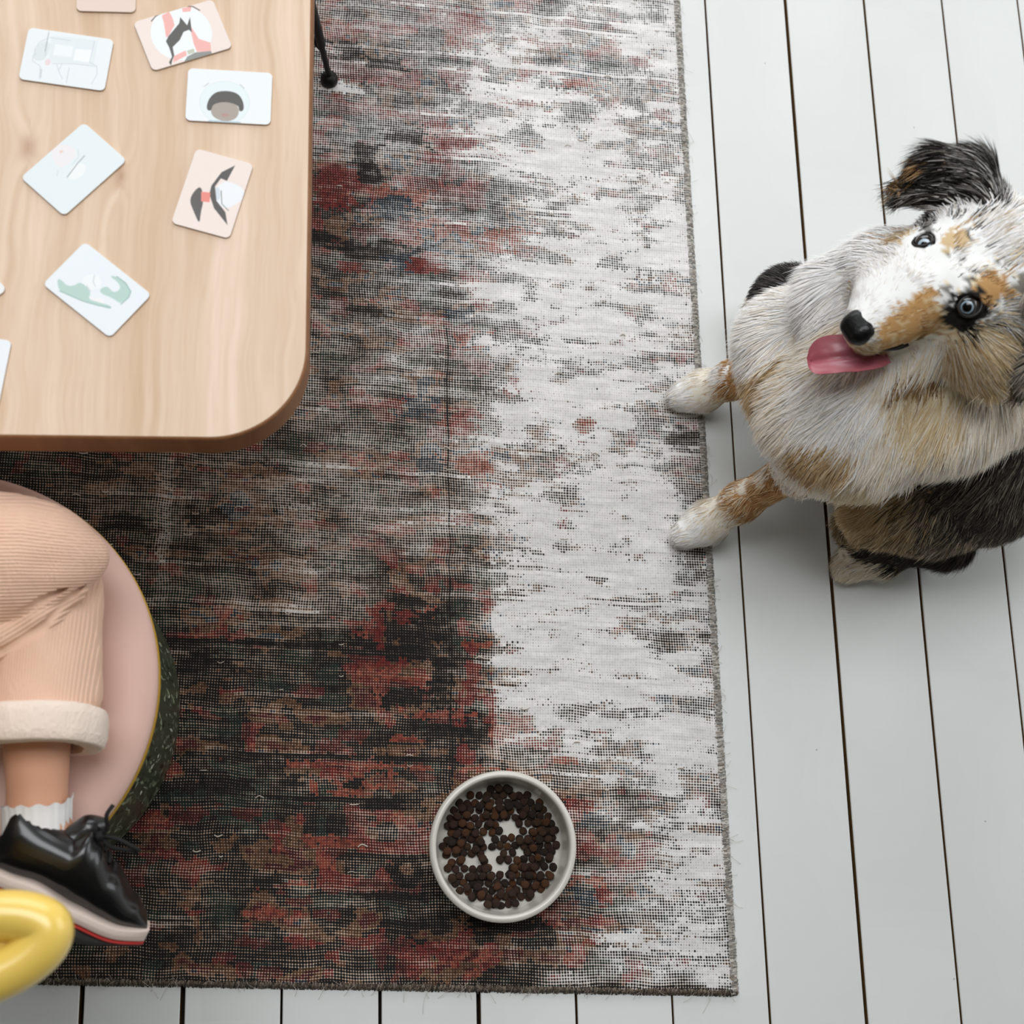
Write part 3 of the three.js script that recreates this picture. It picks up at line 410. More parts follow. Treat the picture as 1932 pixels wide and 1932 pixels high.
// ---------------------------------------------------------------- food bowl and its kibble
{
  const c = at(949, 1596, 0.055), b = thing('dog_bowl', 'round white ceramic dog bowl half full of dark kibble on the rug', 'bowl', V(c.x, RUG_TOP, c.z));
  const glaze = phys(0xd9d5cb, 0.28, { clearcoat: 0.5, clearcoatRoughness: 0.2 });
  mesh('body', lathe([[0, 0.0105], [0.068, 0.0105], [0.0745, 0.0122], [0.0778, 0.018], [0.0788, 0.034], [0.0798, 0.049], [0.0808, 0.0535], [0.0822, 0.0556], [0.0842, 0.0563], [0.0866, 0.0556], [0.0886, 0.0535], [0.0892, 0.0505], [0.0886, 0.0475], [0.0872, 0.0462], [0.0864, 0.0445], [0.0866, 0.036], [0.0862, 0.02], [0.0848, 0.006], [0.083, 0.0012], [0.08, 0], [0, 0]], 112), glaze, b);
  // kibble: rounded, slightly pressed pellets of a few shapes and browns
  const shapes = [], mats = [0x2a180d, 0x33200f, 0x20130b, 0x43260f, 0x2f1a10].map((h) => std(h, 0.95, {}));
  for (let k = 0; k < 6; k++) {
    const g = mergeVertices(new THREE.IcosahedronGeometry(0.0052, 3).deleteAttribute('uv').deleteAttribute('normal')), p = g.attributes.position, sx = rr(0.9, 1.08), sz = rr(0.88, 1.05), sy = rr(0.66, 0.82);
    for (let i = 0; i < p.count; i++) { const v = V(p.getX(i), p.getY(i), p.getZ(i)), n = 1 + 0.09 * noise3(v.x * 420 + k * 9, v.y * 420, v.z * 420) + 0.04 * noise3(v.x * 1100, v.y * 1100 + k, v.z * 1100); const flat = clamp(v.y * n, -0.0043, 0.0043); p.setXYZ(i, v.x * n * sx, flat * sy, v.z * n * sz); }
    g.computeVertexNormals(); shapes.push(g);
  }
  const gaps = [[0.0144, -0.024, 0.010], [0.020, -0.021, 0.006], [-0.0076, 0.0103, 0.008], [0.0015, 0.0268, 0.008], [-0.036, 0.0144, 0.006], [-0.012, -0.0117, 0.005], [0.022, 0.0085, 0.005], [0.002, 0.003, 0.004]];
  const spots = [];
  for (let row = -9; row <= 9; row++) for (let col = -9; col <= 9; col++) {
    const x = (col + (row & 1) * 0.5) * 0.0100 + rr(-0.0010, 0.0010), z = row * 0.0087 + rr(-0.0012, 0.0012), r = Math.hypot(x, z);
    if (r < 0.0725 && !gaps.some(([gx, gz, gr]) => Math.hypot(x - gx, z - gz) < gr)) spots.push([x, 0.0105 + 0.0037, z]);
  }
  for (let row = -9; row <= 9; row++) for (let col = -9; col <= 9; col++) {
    const x = (col + (row & 1) * 0.5 + 0.5) * 0.0118 + rr(-0.0015, 0.0015), z = row * 0.0105 + 0.005 + rr(-0.0015, 0.0015), r = Math.hypot(x, z);
    if (r > 0.024 && r < 0.071 && rnd() < 0.7 && !gaps.some(([gx, gz, gr]) => Math.hypot(x - gx, z - gz) < gr + 0.006)) spots.push([x, 0.0105 + 0.0037 + 0.0066, z]);
  }
  spots.slice(0, 290).forEach(([x, y, z]) => {
    const o = mesh('kibble', shapes[Math.floor(rnd() * 6)], mats[Math.floor(rnd() * 5)], scene); o.position.set(c.x + x, RUG_TOP + y, c.z + z); o.rotation.set(rr(-0.4, 0.4), rr(0, 6.28), rr(-0.4, 0.4));
    tag(o, 'small dark brown rounded piece of dry food in the white bowl', 'kibble', 'pieces of dry food in the bowl');
  });
}

// ---------------------------------------------------------------- drum stool: pink padded seat, yellow edge, speckled dark green body
const STOOL = V(-0.4165, RUG_TOP, -0.167), SEAT = 0.322;
{
  const s = thing('stool', 'round drum stool with pink seat, mustard edge and glossy speckled dark green body', 'stool', STOOL);
  const y = SEAT - RUG_TOP;
  mesh('seat', lathe([[0, y - 0.002], [0.12, y - 0.001], [0.19, y], [0.206, y - 0.0015], [0.2155, y - 0.005], [0.2205, y - 0.011], [0.221, y - 0.016], [0.2195, y - 0.021], [0.2195, y - 0.0275], [0, y - 0.0275]], 128), phys(0xdcb6a8, 0.55, { sheen: 0.3, sheenRoughness: 0.6, sheenColor: new THREE.Color(0xffe6dd) }), s);
  mesh('edge_band', lathe([[0, y - 0.0275], [0.2195, y - 0.0205], [0.2218, y - 0.022], [0.2218, y - 0.028], [0.217, y - 0.030], [0.21, y - 0.043], [0, y - 0.043]], 128), std(0xc59a2c, 0.5), s);
  const chips = canvasTexture(2048, 512, (c, w, h) => {
    c.fillStyle = '#434a39'; c.fillRect(0, 0, w, h); const tones = ['#5b6450', '#6d7861', '#33382c', '#848f76', '#191b13', '#525b44', '#98a487', '#454d3a'];
    for (let k = 0; k < 9000; k++) { const x = rnd() * w, yy = rnd() * h, a = rnd() * 6.28, l = rr(3, 12), b = rr(1.5, 6); c.fillStyle = rnd() < 0.05 ? ['#c5cdb6', '#dfe4d6', '#aab598'][Math.floor(rnd() * 3)] : tones[Math.floor(rnd() * 8)]; for (const o of [0, w, -w]) { c.beginPath(); c.moveTo(x + o + l * Math.cos(a), yy + l * Math.sin(a)); c.lineTo(x + o - b * Math.sin(a + 0.4), yy + b * Math.cos(a)); c.lineTo(x + o - l * 0.7 * Math.cos(a), yy - l * 0.8 * Math.sin(a)); c.lineTo(x + o + b * Math.sin(a), yy - b * Math.cos(a - 0.3)); c.fill(); } }
  });
  chips.wrapS = chips.wrapT = THREE.RepeatWrapping;
  mesh('body', lathe([[0, 0], [0.2, 0], [0.2065, 0.003], [0.2085, 0.012], [0.207, 0.05], [0.204, 0.15], [0.2000, y - 0.05], [0.199, y - 0.043], [0, y - 0.043]], 128), phys(0xffffff, 0.35, { map: chips, specularIntensity: 0.5 }), s);
}

// ---------------------------------------------------------------- yellow moulded chair at the corner of the picture
{
  const H = 0.62, c0 = at(-330, 1840, H);
  const ch = thing('tub_chair', 'glossy yellow moulded plastic chair with a thick rounded rim beside the black shoe', 'chair', V(c0.x, 0, c0.z));
  const plastic = phys(0xf0cd62, 0.3, { clearcoat: 0.6, clearcoatRoughness: 0.15 });
  const loop = [[80, 1752], [60, 1786], [4, 1824], [-110, 1872], [-300, 1950], [-520, 1975], [-660, 1900], [-660, 1790], [-520, 1725], [-250, 1712], [-80, 1720], [16, 1718], [66, 1730]].map(([x, y]) => { const p = at(x, y + 12, H); return V(p.x - c0.x, 0, p.z - c0.z); });
  const curve = new THREE.CatmullRomCurve3(loop, true, 'catmullrom', 0.5), n = 120, cen = V(0, 0, 0); loop.forEach((p) => cen.addScaledVector(p, 1 / loop.length));
  const shell = (prof) => {                                       // section swept round the rim line: [inset towards the middle 0..1 or metres, height]
    const P = [], I = [], m = prof.length;
    for (let i = 0; i <= n; i++) { const p = curve.getPoint((i % n) / n), t = curve.getTangent((i % n) / n), nrm = V(-t.z, 0, t.x).normalize(); if (nrm.dot(V(cen.x - p.x, 0, cen.z - p.z)) < 0) nrm.negate(); for (const [d, y, k] of prof) { const q = p.clone().addScaledVector(nrm, d).lerp(cen, k ?? 0); P.push(q.x, H + y, q.z); } }
    for (let i = 0; i < n; i++) for (let j = 0; j < m - 1; j++) { const a = i * m + j, b = a + m; I.push(a, b, a + 1, a + 1, b, b + 1); }
    const g = new THREE.BufferGeometry(); g.setAttribute('position', new THREE.Float32BufferAttribute(P, 3)); g.setIndex(I); g.computeVertexNormals(); return g;
  };
  const r = 0.0195, rim = []; for (let k = 0; k <= 16; k++) { const a = Math.PI * 1.15 - (k / 16) * Math.PI * 1.3; rim.push([-r * Math.cos(a) * -1, -r + r * Math.sin(a)]); }
  rim.reverse();
  mesh('rim', shell(rim), plastic, ch);
  mesh('seat_shell', shell([[-r * 0.85, -r * 1.4], [-r * 0.6, -0.05], [0, -0.09, 0.25], [0, -0.115, 0.6], [0, -0.12, 1]]), plastic, ch);
  mesh('seat_lining', shell([[r * 0.85, -r * 1.4], [r * 0.98, -0.016], [0, -0.018, 0.25], [0, -0.018, 0.6], [0, -0.018, 1]]), plastic, ch);
  const px = at(-560, 1850, 0.5), ped = V(px.x - c0.x, 0, px.z - c0.z), metal = std(0xb9b9b6, 0.3, { metalness: 0.9 });
  mesh('pedestal', lathe([[0, 0.012], [0.03, 0.012], [0.024, 0.03], [0.02, 0.08], [0.02, H - 0.125], [0.05, H - 0.112], [0, H - 0.112]], 32).translate(ped.x, 0, ped.z), metal, ch);
  mesh('base', lathe([[0, 0.016], [0.06, 0.015], [0.125, 0.009], [0.13, 0.006], [0.13, 0], [0, 0]], 48).translate(ped.x, RUG_TOP, ped.z), metal, ch);
}

// ---------------------------------------------------------------- the child on the stool
{
  const person = thing('person', 'child in rolled pink corduroy trousers, white sock and black shoe sitting on the pink stool', 'person');
  const skin = phys(0xd9a283, 0.55, { sheen: 0.2, sheenRoughness: 0.5, sheenColor: new THREE.Color(0xffd9c4) });
  const K = at(70, 1105, 0.377), A = at(70, 1556, 0.360), HIP = V(-0.50, 0.405, -0.19), CH = V(-0.54, 0.615, -0.205), NK = V(-0.53, 0.705, -0.205), HD = V(-0.50, 0.805, -0.20);
  const K2 = V(-0.52, 0.355, -0.44), A2 = V(-0.60, 0.10, -0.55), foot = A.clone().add(V(0.035, -0.004, 0.035));
  const hand = (side, wrist, dir) => {                            // palm, four fingers and a thumb
    const up = V(0, 1, 0), lat = dir.clone().cross(up).normalize().multiplyScalar(side), out = [], palm = wrist.clone().addScaledVector(dir, 0.035);
    out.push(C(wrist, palm, 0.014, 0.019));
    [-1.5, -0.5, 0.5, 1.5].forEach((f, i) => { const b = palm.clone().addScaledVector(dir, 0.012).addScaledVector(lat, f * 0.0095), L = [0.026, 0.031, 0.03, 0.024][i], m = b.clone().addScaledVector(dir, L * 0.55).addScaledVector(up, 0.002), e = m.clone().addScaledVector(dir, L * 0.45).addScaledVector(up, -0.008); out.push(C(b, m, 0.0058, 0.0052, { k: 0.004 }), C(m, e, 0.0052, 0.0044, { k: 0.004 })); });
    const t0 = wrist.clone().addScaledVector(dir, 0.016).addScaledVector(lat, -0.014), t1 = t0.clone().addScaledVector(dir, 0.018).addScaledVector(lat, -0.016); out.push(C(t0, t1, 0.0075, 0.006, { k: 0.006 }), C(t1, t1.clone().addScaledVector(dir, 0.015), 0.006, 0.005, { k: 0.004 }));
    return out;
  };
  const SH = [V(-0.54, 0.645, -0.28), V(-0.52, 0.645, -0.10)], EL = [V(-0.47, 0.53, -0.36), V(-0.42, 0.53, -0.04)], WR = [V(-0.44, 0.505, -0.47), V(-0.40, 0.42, -0.14)];
  const headDir = V(0.85, -0.25, -0.45).normalize(), headLat = headDir.clone().cross(V(0, 1, 0)).normalize(), hp = (f, u, l) => HD.clone().addScaledVector(headDir, f).add(V(0, u, 0)).addScaledVector(headLat, l);
  const flesh = [C(HIP, CH, 0.085, 0.082), C(CH, NK, 0.06, 0.032), C(NK, HD, 0.03, 0.05),
    C(hp(-0.015, 0.02, 0), hp(0.0, 0.015, 0), 0.082, 0.08), C(hp(0.02, -0.04, 0), hp(0.035, -0.05, 0), 0.05, 0.042), C(hp(0.08, -0.005, 0), hp(0.088, -0.02, 0), 0.006, 0.011, { k: 0.012 }),
    C(hp(0.045, -0.03, 0.035), hp(0.045, -0.03, 0.036), 0.03, 0.03), C(hp(0.045, -0.03, -0.035), hp(0.045, -0.03, -0.036), 0.03, 0.03), C(hp(0.066, -0.048, -0.012), hp(0.066, -0.048, 0.012), 0.011, 0.011, { k: 0.01 }),
    C(hp(-0.01, -0.01, 0.083), hp(-0.015, 0.01, 0.09), 0.012, 0.014, { k: 0.01 }), C(hp(-0.01, -0.01, -0.083), hp(-0.015, 0.01, -0.09), 0.012, 0.014, { k: 0.01 }),
    C(V(-0.49, 0.395, -0.16), K, 0.058, 0.042), C(K, K.clone().lerp(A, 0.45), 0.038, 0.036), C(K.clone().lerp(A, 0.45), A, 0.035, 0.026), C(A, foot, 0.022, 0.014),
    C(V(-0.50, 0.395, -0.24), K2, 0.058, 0.042), C(K2, A2, 0.04, 0.026), C(A2, A2.clone().add(V(-0.02, -0.05, -0.08)), 0.026, 0.02)];
  for (const i of [0, 1]) { flesh.push(C(CH.clone().lerp(SH[i], 0.6), SH[i], 0.045, 0.036), C(SH[i], EL[i], 0.03, 0.025), C(EL[i], WR[i], 0.024, 0.016)); }
  const bodyField = field(flesh, 0.025), bb = bounds(flesh, 0.02), parts = [surfaceNet(bodyField, bb.min, bb.max, 0.009)];
  const hands = [hand(1, WR[0], V(0.45, -0.12, -0.88).normalize()), hand(-1, WR[1], V(0.55, -0.35, -0.75).normalize())];
  for (const h of hands) { const b = bounds(h, 0.01); parts.push(surfaceNet(field(h, 0.006), b.min, b.max, 0.003)); }
  mesh('body', mergeGeometries(parts), skin, person);
  const eyeW = std(0xf4f1ec, 0.2), eyeD = std(0x2c1c12, 0.15), hairM = std(0x5b3d25, 0.6);
  for (const s of [-1, 1]) { const e = mesh('eye', new THREE.SphereGeometry(0.0115, 20, 14), eyeW, person); e.position.copy(hp(0.068, 0.008, s * 0.03)); const i = mesh('iris', new THREE.SphereGeometry(0.0065, 16, 10), eyeD, e); i.position.copy(headDir).multiplyScalar(0.0065); }
  const lips = mesh('lips', new THREE.SphereGeometry(0.011, 16, 10).scale(0.5, 0.32, 1.3), std(0xb5675c, 0.5), person); lips.position.copy(hp(0.076, -0.05, 0)); lips.rotation.y = Math.atan2(-headDir.z, headDir.x);
  const hair = [C(hp(-0.025, 0.035, 0), hp(-0.005, 0.035, 0), 0.085, 0.082), C(hp(-0.05, -0.02, 0.03), hp(-0.05, -0.02, -0.03), 0.06, 0.06), C(hp(-0.03, -0.05, 0.07), hp(-0.02, 0.02, 0.075), 0.022, 0.03), C(hp(-0.03, -0.05, -0.07), hp(-0.02, 0.02, -0.075), 0.022, 0.03)];
  const hb = bounds(hair, 0.02), hf = field(hair, 0.03); mesh('hair', surfaceNet((x, y, z) => hf(x, y, z) + 0.003 * noise3(x * 130, y * 25, z * 130), hb.min, hb.max, 0.006), hairM, person);
  const shirt = [C(HIP.clone().add(V(0, 0.03, 0)), CH, 0.098, 0.092), C(CH, CH.clone().add(V(0.005, 0.05, 0)), 0.07, 0.05)];
  for (const i of [0, 1]) shirt.push(C(CH.clone().lerp(SH[i], 0.6), SH[i], 0.055, 0.045), C(SH[i], EL[i], 0.04, 0.035), C(EL[i], EL[i].clone().lerp(WR[i], 0.75), 0.034, 0.026));
  const sb = bounds(shirt, 0.02), sf = field(shirt, 0.03); mesh('shirt', surfaceNet((x, y, z) => sf(x, y, z) + 0.002 * noise3(x * 40, y * 40, z * 40), sb.min, sb.max, 0.008), std(0xe8e2d8, 0.85), person);

  // trousers: thigh lobe, the roll of cloth below it and the straight lower leg, with corduroy ribs; the turned-up cuff is a part
  const cordMat = phys(0xe6bfa6, 0.9, { sheen: 0.6, sheenRoughness: 0.5, sheenColor: new THREE.Color(0xfff0e6) });
  const seg = (list, h0, h1) => list.slice(1).map((q, i) => C(at(list[i][0], list[i][1], list[i][3]), at(q[0], q[1], q[3]), list[i][2], q[2]));
  const thigh = seg([[-90, 1075, 0.071, 0.394], [0, 1066, 0.066, 0.394], [60, 1057, 0.050, 0.402], [120, 1049, 0.029, 0.408], [178, 1048, 0.0075, 0.404]]);
  const roll = seg([[176, 1062, 0.007, 0.402], [134, 1108, 0.0125, 0.404], [76, 1162, 0.0175, 0.405], [0, 1204, 0.0195, 0.404], [-40, 1218, 0.020, 0.404]]);
  const cuffC = at(76, 1366, 0.374), shin = [C(at(82, 1125, 0.366), cuffC, 0.048, 0.050), C(at(167, 1085, 0.36), at(160, 1310, 0.362), 0.008, 0.009, { k: 0.03 }), C(at(-5, 1200, 0.36), at(0, 1310, 0.362), 0.009, 0.009, { k: 0.03 })];
  const folds = [...seg([[168, 1062, 0.0022, 0.416], [138, 1092, 0.0034, 0.424], [80, 1136, 0.0042, 0.432], [0, 1186, 0.0046, 0.434], [-60, 1200, 0.004, 0.434]]), ...seg([[170, 1080, 0.0020, 0.408], [140, 1122, 0.0030, 0.416], [84, 1182, 0.0040, 0.421], [0, 1233, 0.0042, 0.421], [-60, 1250, 0.004, 0.42]])];
  const axis = cuffC.clone().sub(at(82, 1125, 0.366)).normalize(), across = RIGHT.clone(), down = UPV.clone().negate();
  const fT = field(thigh, 0.03), fR = field(roll, 0.014), fS = field(shin, 0.02);
  const cord = (x, y, z) => {
    const T = fT(x, y, z), Rr = fR(x, y, z), S = fS(x, y, z);
    const px = x * across.x + y * across.y + z * across.z, pd = x * down.x + y * down.y + z * down.z;
    const ox = px - (K.x * across.x + K.y * across.y + K.z * across.z), od = pd - (K.x * down.x + K.y * down.y + K.z * down.z);
    const w = (2 * Math.PI) / 0.0034, wr = (2 * Math.PI) / 0.0027;
    const tip = 1 + 3.2 * Math.max(0, ox - 0.01);                  // the ribs of the thigh run together towards the knee
    const t = T + 0.0006 * Math.cos(w * od * tip) + 0.0016 * noise3(px * 26, pd * 60, 1) + 0.0022 * Math.max(0, Math.sin(px * 95 + pd * 55)) * sstep(-0.06, 0.03, od);
    const r = Rr + 0.0006 * Math.cos(w * 0.9 * (px * 0.55 + pd * 0.83)), s = S + 0.00045 * Math.cos(wr * px) + 0.0012 * noise3(px * 40, pd * 34, 5) + 0.0008 * noise3(px * 90, pd * 26, 8);
    let d = smin(smin(t, r, 0.002), s, 0.0022);
    for (const q of folds) d = -smin(-d, cap(q, x, y, z), 0.004);
    return d;
  };
  const cb = bounds([...thigh, ...roll, ...shin], 0.016); cb.min.x = Math.max(cb.min.x, at(-45, 1100, 0.3).x);
  const lo = cb.min.clone(), hi = cb.max.clone(); const cutAt = cuffC.clone().addScaledVector(axis, 0.012), cutD = cutAt.dot(axis), backX = lo.x + 0.006;
  const near = surfaceNet((x, y, z) => Math.max(cord(x, y, z), x * axis.x + y * axis.y + z * axis.z - cutD, backX - x), lo, hi, 0.00135);
  const rest = [C(HIP.clone().add(V(0, 0.012, 0)), HIP.clone().add(V(-0.03, 0.06, 0)), 0.094, 0.09), C(V(-0.49, 0.395, -0.16), at(-75, 1070, 0.395), 0.072, 0.068), C(V(-0.50, 0.395, -0.24), K2, 0.070, 0.055), C(K2, K2.clone().lerp(A2, 0.62), 0.055, 0.055)];
  const rb = bounds(rest, 0.02), rf = field(rest, 0.03);
  const trousers = mesh('trousers', mergeGeometries([near, surfaceNet((x, y, z) => rf(x, y, z) + 0.002 * noise3(x * 40, y * 40, z * 40), rb.min, rb.max, 0.007)]), cordMat, person, 'pink corduroy trousers');
  const terry = dataTexture(512, 128, (x, y, o) => { const v = 128 + 60 * noise2(x / 3, y / 3, 71) + 50 * noise2(x / 1.4, y / 5, 72) + 30 * noise2(x / 30, y / 12, 73); o[0] = o[1] = o[2] = clamp(v, 0, 255); }), cuffMat = std(0xeedccd, 0.95, { bumpMap: terry, bumpScale: 0.0009 });
  const cuffShape = (p, dir, r, hgt) => {
    const g = lathe([[r - 0.012, 0], [r - 0.004, -0.001], [r + 0.003, 0.0002], [r + 0.0062, 0.002], [r + 0.0078, hgt * 0.3], [r + 0.0080, hgt * 0.7], [r + 0.0062, hgt - 0.002], [r + 0.002, hgt], [r - 0.012, hgt - 0.002], [r - 0.012, 0]], 72), q = g.attributes.position;
    for (let i = 0; i < q.count; i++) { const x = q.getX(i), z = q.getZ(i), a = Math.atan2(z, x), k = 1 + 0.02 * Math.sin(a * 3 + 1) + 0.026 * noise2(Math.cos(a) * 5 + 9, Math.sin(a) * 5 + q.getY(i) * 50, 3); q.setX(i, x * k); q.setZ(i, z * k); q.setY(i, q.getY(i) + 0.002 * Math.sin(a * 2)); }
    g.computeVertexNormals(); const m = mesh('cuff', g, cuffMat, trousers, 'turned-up paler cuff'); m.quaternion.setFromUnitVectors(V(0, 1, 0), dir.clone().negate().addScaledVector(RIGHT, 0.10).normalize()); m.position.copy(p); return m;
  };
  cuffShape(cuffC.clone().addScaledVector(axis, 0.022), axis, 0.0520, 0.037);
  { const d2 = A2.clone().sub(K2).normalize(); cuffShape(K2.clone().lerp(A2, 0.72), d2, 0.058, 0.045); }

  // sock: ribbed white ankle sock with a wavy top
  const sockMat = std(0xf0eeec, 0.95), legDir = K.clone().sub(A).normalize();
  const sock = (a, dir) => {
    const P = [], I = [], n = 72, m = 10, x = V(1, 0, 0).addScaledVector(dir, -dir.x).normalize(), z = dir.clone().cross(x);
    for (let j = 0; j <= m; j++) for (let i = 0; i <= n; i++) { const t = j / m, an = (i / n) * 2 * Math.PI, r = 0.0305 + 0.0008 * Math.cos(an * 26) + (j === m ? 0.001 : 0) + 0.0015 * t, hgt = lerp(-0.03, 0.019 + 0.0014 * Math.sin(an * 13) + 0.008 * Math.max(0, Math.cos(an - 0.2)) ** 6, t); const p = a.clone().addScaledVector(x, r * Math.cos(an)).addScaledVector(z, r * Math.sin(an)).addScaledVector(dir, hgt); P.push(p.x, p.y, p.z); if (i && j) { const k = j * (n + 1) + i; I.push(k, k - 1, k - n - 1, k - 1, k - n - 2, k - n - 1); } }
    const g = new THREE.BufferGeometry(); g.setAttribute('position', new THREE.Float32BufferAttribute(P, 3)); g.setIndex(I); g.computeVertexNormals(); return g;
  };
  sockMat.side = THREE.DoubleSide; mesh('sock', sock(A, legDir), sockMat, person); mesh('sock', sock(A2, K2.clone().sub(A2).normalize()), sockMat, person);

  // black patent lace-up shoe with pale welt, red line and dark wedge sole
  const patent = phys(0x0a0a0b, 0.3, { clearcoat: 0.45, clearcoatRoughness: 0.12 }), welt = std(0xd8c6ba, 0.7), redLine = std(0xa51f18, 0.6), rubber = std(0x2b2a27, 0.8), lace = std(0x0d0d0d, 0.8);
  const makeShoe = (origin, T, U, mirror) => {
    const S = T.clone().cross(U).normalize().multiplyScalar(mirror), pt = (a, b, s) => origin.clone().addScaledVector(T, a).addScaledVector(U, b).addScaledVector(S, s);
    const shoe = new THREE.Group(); shoe.name = 'shoe'; person.add(shoe);
    const prof = (tab, a) => { for (let i = 1; i < tab.length; i++) if (a <= tab[i][0]) { let t = clamp((a - tab[i - 1][0]) / (tab[i][0] - tab[i - 1][0]), 0, 1); t = t * t * (3 - 2 * t); return lerp(tab[i - 1][1], tab[i][1], t); } return tab[tab.length - 1][1]; };
    const px = 1 / 1850, sole = (a) => px * prof([[-14, 8], [20, 12], [75, 19], [150, 8], [230, 0], [288, 5]], a / px), top = (a) => px * prof([[-14, 100], [-6, 117], [45, 112], [100, 112], [118, 136], [140, 122], [187, 84], [246, 47], [276, 26], [285, 8]], a / px);
    const half = (a) => { const t = clamp((a / px + 14) / 299, 0, 1); return 0.036 * Math.pow(clamp(Math.sin(Math.PI * Math.pow(t * 0.97 + 0.015, 0.9)), 0, 1), 0.42) * lerp(0.86, 1.02, sstep(0.1, 0.7, t)); };
    const loft = (n, m, f) => { const P = [], I = []; for (let i = 0; i <= n; i++) for (let j = 0; j <= m; j++) { const p = f(i / n, (j / m) * 2 * Math.PI); P.push(p.x, p.y, p.z); if (i && j) { const k = i * (m + 1) + j; I.push(k, k - 1, k - m - 1, k - 1, k - m - 2, k - m - 1); } } const g = new THREE.BufferGeometry(); g.setAttribute('position', new THREE.Float32BufferAttribute(P, 3)); g.setIndex(I); g.computeVertexNormals(); return g; };
    const a0 = -14 * px, a1 = 285 * px;
    mesh('upper', loft(56, 40, (u, an) => { const a = lerp(a0, a1, u), b0 = sole(a), b1 = Math.max(top(a), b0 + 0.002), w = half(a), c = Math.cos(an), s = Math.sin(an), narrow = 1 - 0.14 * sstep(0.25, 1, s) * (1 - u * 0.6); return pt(a, lerp(b0, b1, 0.5 + 0.5 * Math.sign(s) * Math.pow(Math.abs(s), 0.8)), w * Math.sign(c) * Math.pow(Math.abs(c), 0.65) * narrow); }), patent, shoe);
    const slab = (lift, thick, grow) => loft(48, 24, (u, an) => { const a = lerp(a0 - grow, a1 + grow, u), w = half(lerp(a0, a1, u)) + grow, c = Math.cos(an), s = Math.sin(an); return pt(a, sole(clamp(a, a0, a1)) + lift - thick / 2 + (thick / 2) * Math.sign(s) * Math.pow(Math.abs(s), 0.35), w * Math.sign(c) * Math.pow(Math.abs(c), 0.4)); });
    mesh('welt', slab(0.002, 0.0135, 0.0022), welt, shoe, 'pale welt strip'); mesh('red_line', slab(-0.0105, 0.0035, 0.0026), redLine, shoe);
    mesh('sole', loft(40, 24, (u, an) => { const a = lerp(a0, a1 + 0.002, u), b1 = sole(a) - 0.0125, b0 = Math.min(b1 - 0.004, px * prof([[-14, -60], [100, -58], [183, -46], [292, -12]], a / px)), w = half(lerp(a0, a1, u)) + 0.001, c = Math.cos(an), s = Math.sin(an); return pt(a, lerp(b0, b1, 0.5 + 0.5 * Math.sign(s) * Math.pow(Math.abs(s), 0.4)), w * Math.sign(c) * Math.pow(Math.abs(c), 0.4)); }), rubber, shoe);
    const tongue = pt(118 * px, 128 * px, 0), knot = pt(136 * px, 130 * px, 0.012), bits = [tube([knot, pt(139 * px, 150 * px, 0.016), pt(128 * px, 172 * px, 0.018), pt(131 * px, 190 * px, 0.014)], 0.0021, 16, 8), tube([knot, pt(160 * px, 141 * px, 0.02), pt(190 * px, 140 * px, 0.022), pt(206 * px, 136 * px, 0.02), pt(188 * px, 128 * px, 0.017), pt(160 * px, 122 * px, 0.016), knot], 0.0021, 28, 8), new THREE.SphereGeometry(0.0052, 14, 10).translate(knot.x, knot.y, knot.z)];
    for (let k = 0; k < 4; k++) { const a = 134 + k * 16; bits.push(tube([pt(a * px, top(a * px) - 0.004, -0.016), pt((a + 2) * px, top(a * px) + 0.0012, 0), pt((a + 4) * px, top(a * px) - 0.004, 0.016)], 0.0019, 10, 8)); }
    mesh('laces', mergeGeometries(bits.map((g) => g.index ? g : g)), lace, shoe);
    const tg = [C(pt(104 * px, 100 * px, 0), tongue, 0.016, 0.012), C(tongue, pt(134 * px, 142 * px, 0), 0.012, 0.007)], tb = bounds(tg, 0.006); mesh('tongue', surfaceNet(field(tg, 0.01), tb.min, tb.max, 0.003), patent, shoe);
    return shoe;
  };
  // the visible foot lies on its outer side: the camera looks at the inner flank and a little of the top
  const o = at(-14, 1641, 0.368), view = EYE.clone().sub(at(120, 1650, 0.35)).normalize(), r0 = RIGHT.clone().addScaledVector(view, -RIGHT.dot(view)).normalize(), d0 = UPV.clone().negate(); d0.addScaledVector(view, -d0.dot(view)).addScaledVector(r0, -d0.dot(r0)).normalize();
  const T = r0.clone().multiplyScalar(0.934).addScaledVector(d0, 0.357).addScaledVector(view, -0.10).normalize(), U0 = r0.clone().multiplyScalar(0.357).addScaledVector(d0, -0.934).addScaledVector(view, 0.36), U = U0.addScaledVector(T, -U0.dot(T)).normalize();
  makeShoe(o, T, U, 1);
  const T2 = V(-0.25, -0.05, -0.95).normalize(), U2 = V(0.05, 1, 0); U2.addScaledVector(T2, -U2.dot(T2)).normalize(); makeShoe(A2.clone().add(V(0.015, -0.075, 0.03)), T2, U2, 1);
}

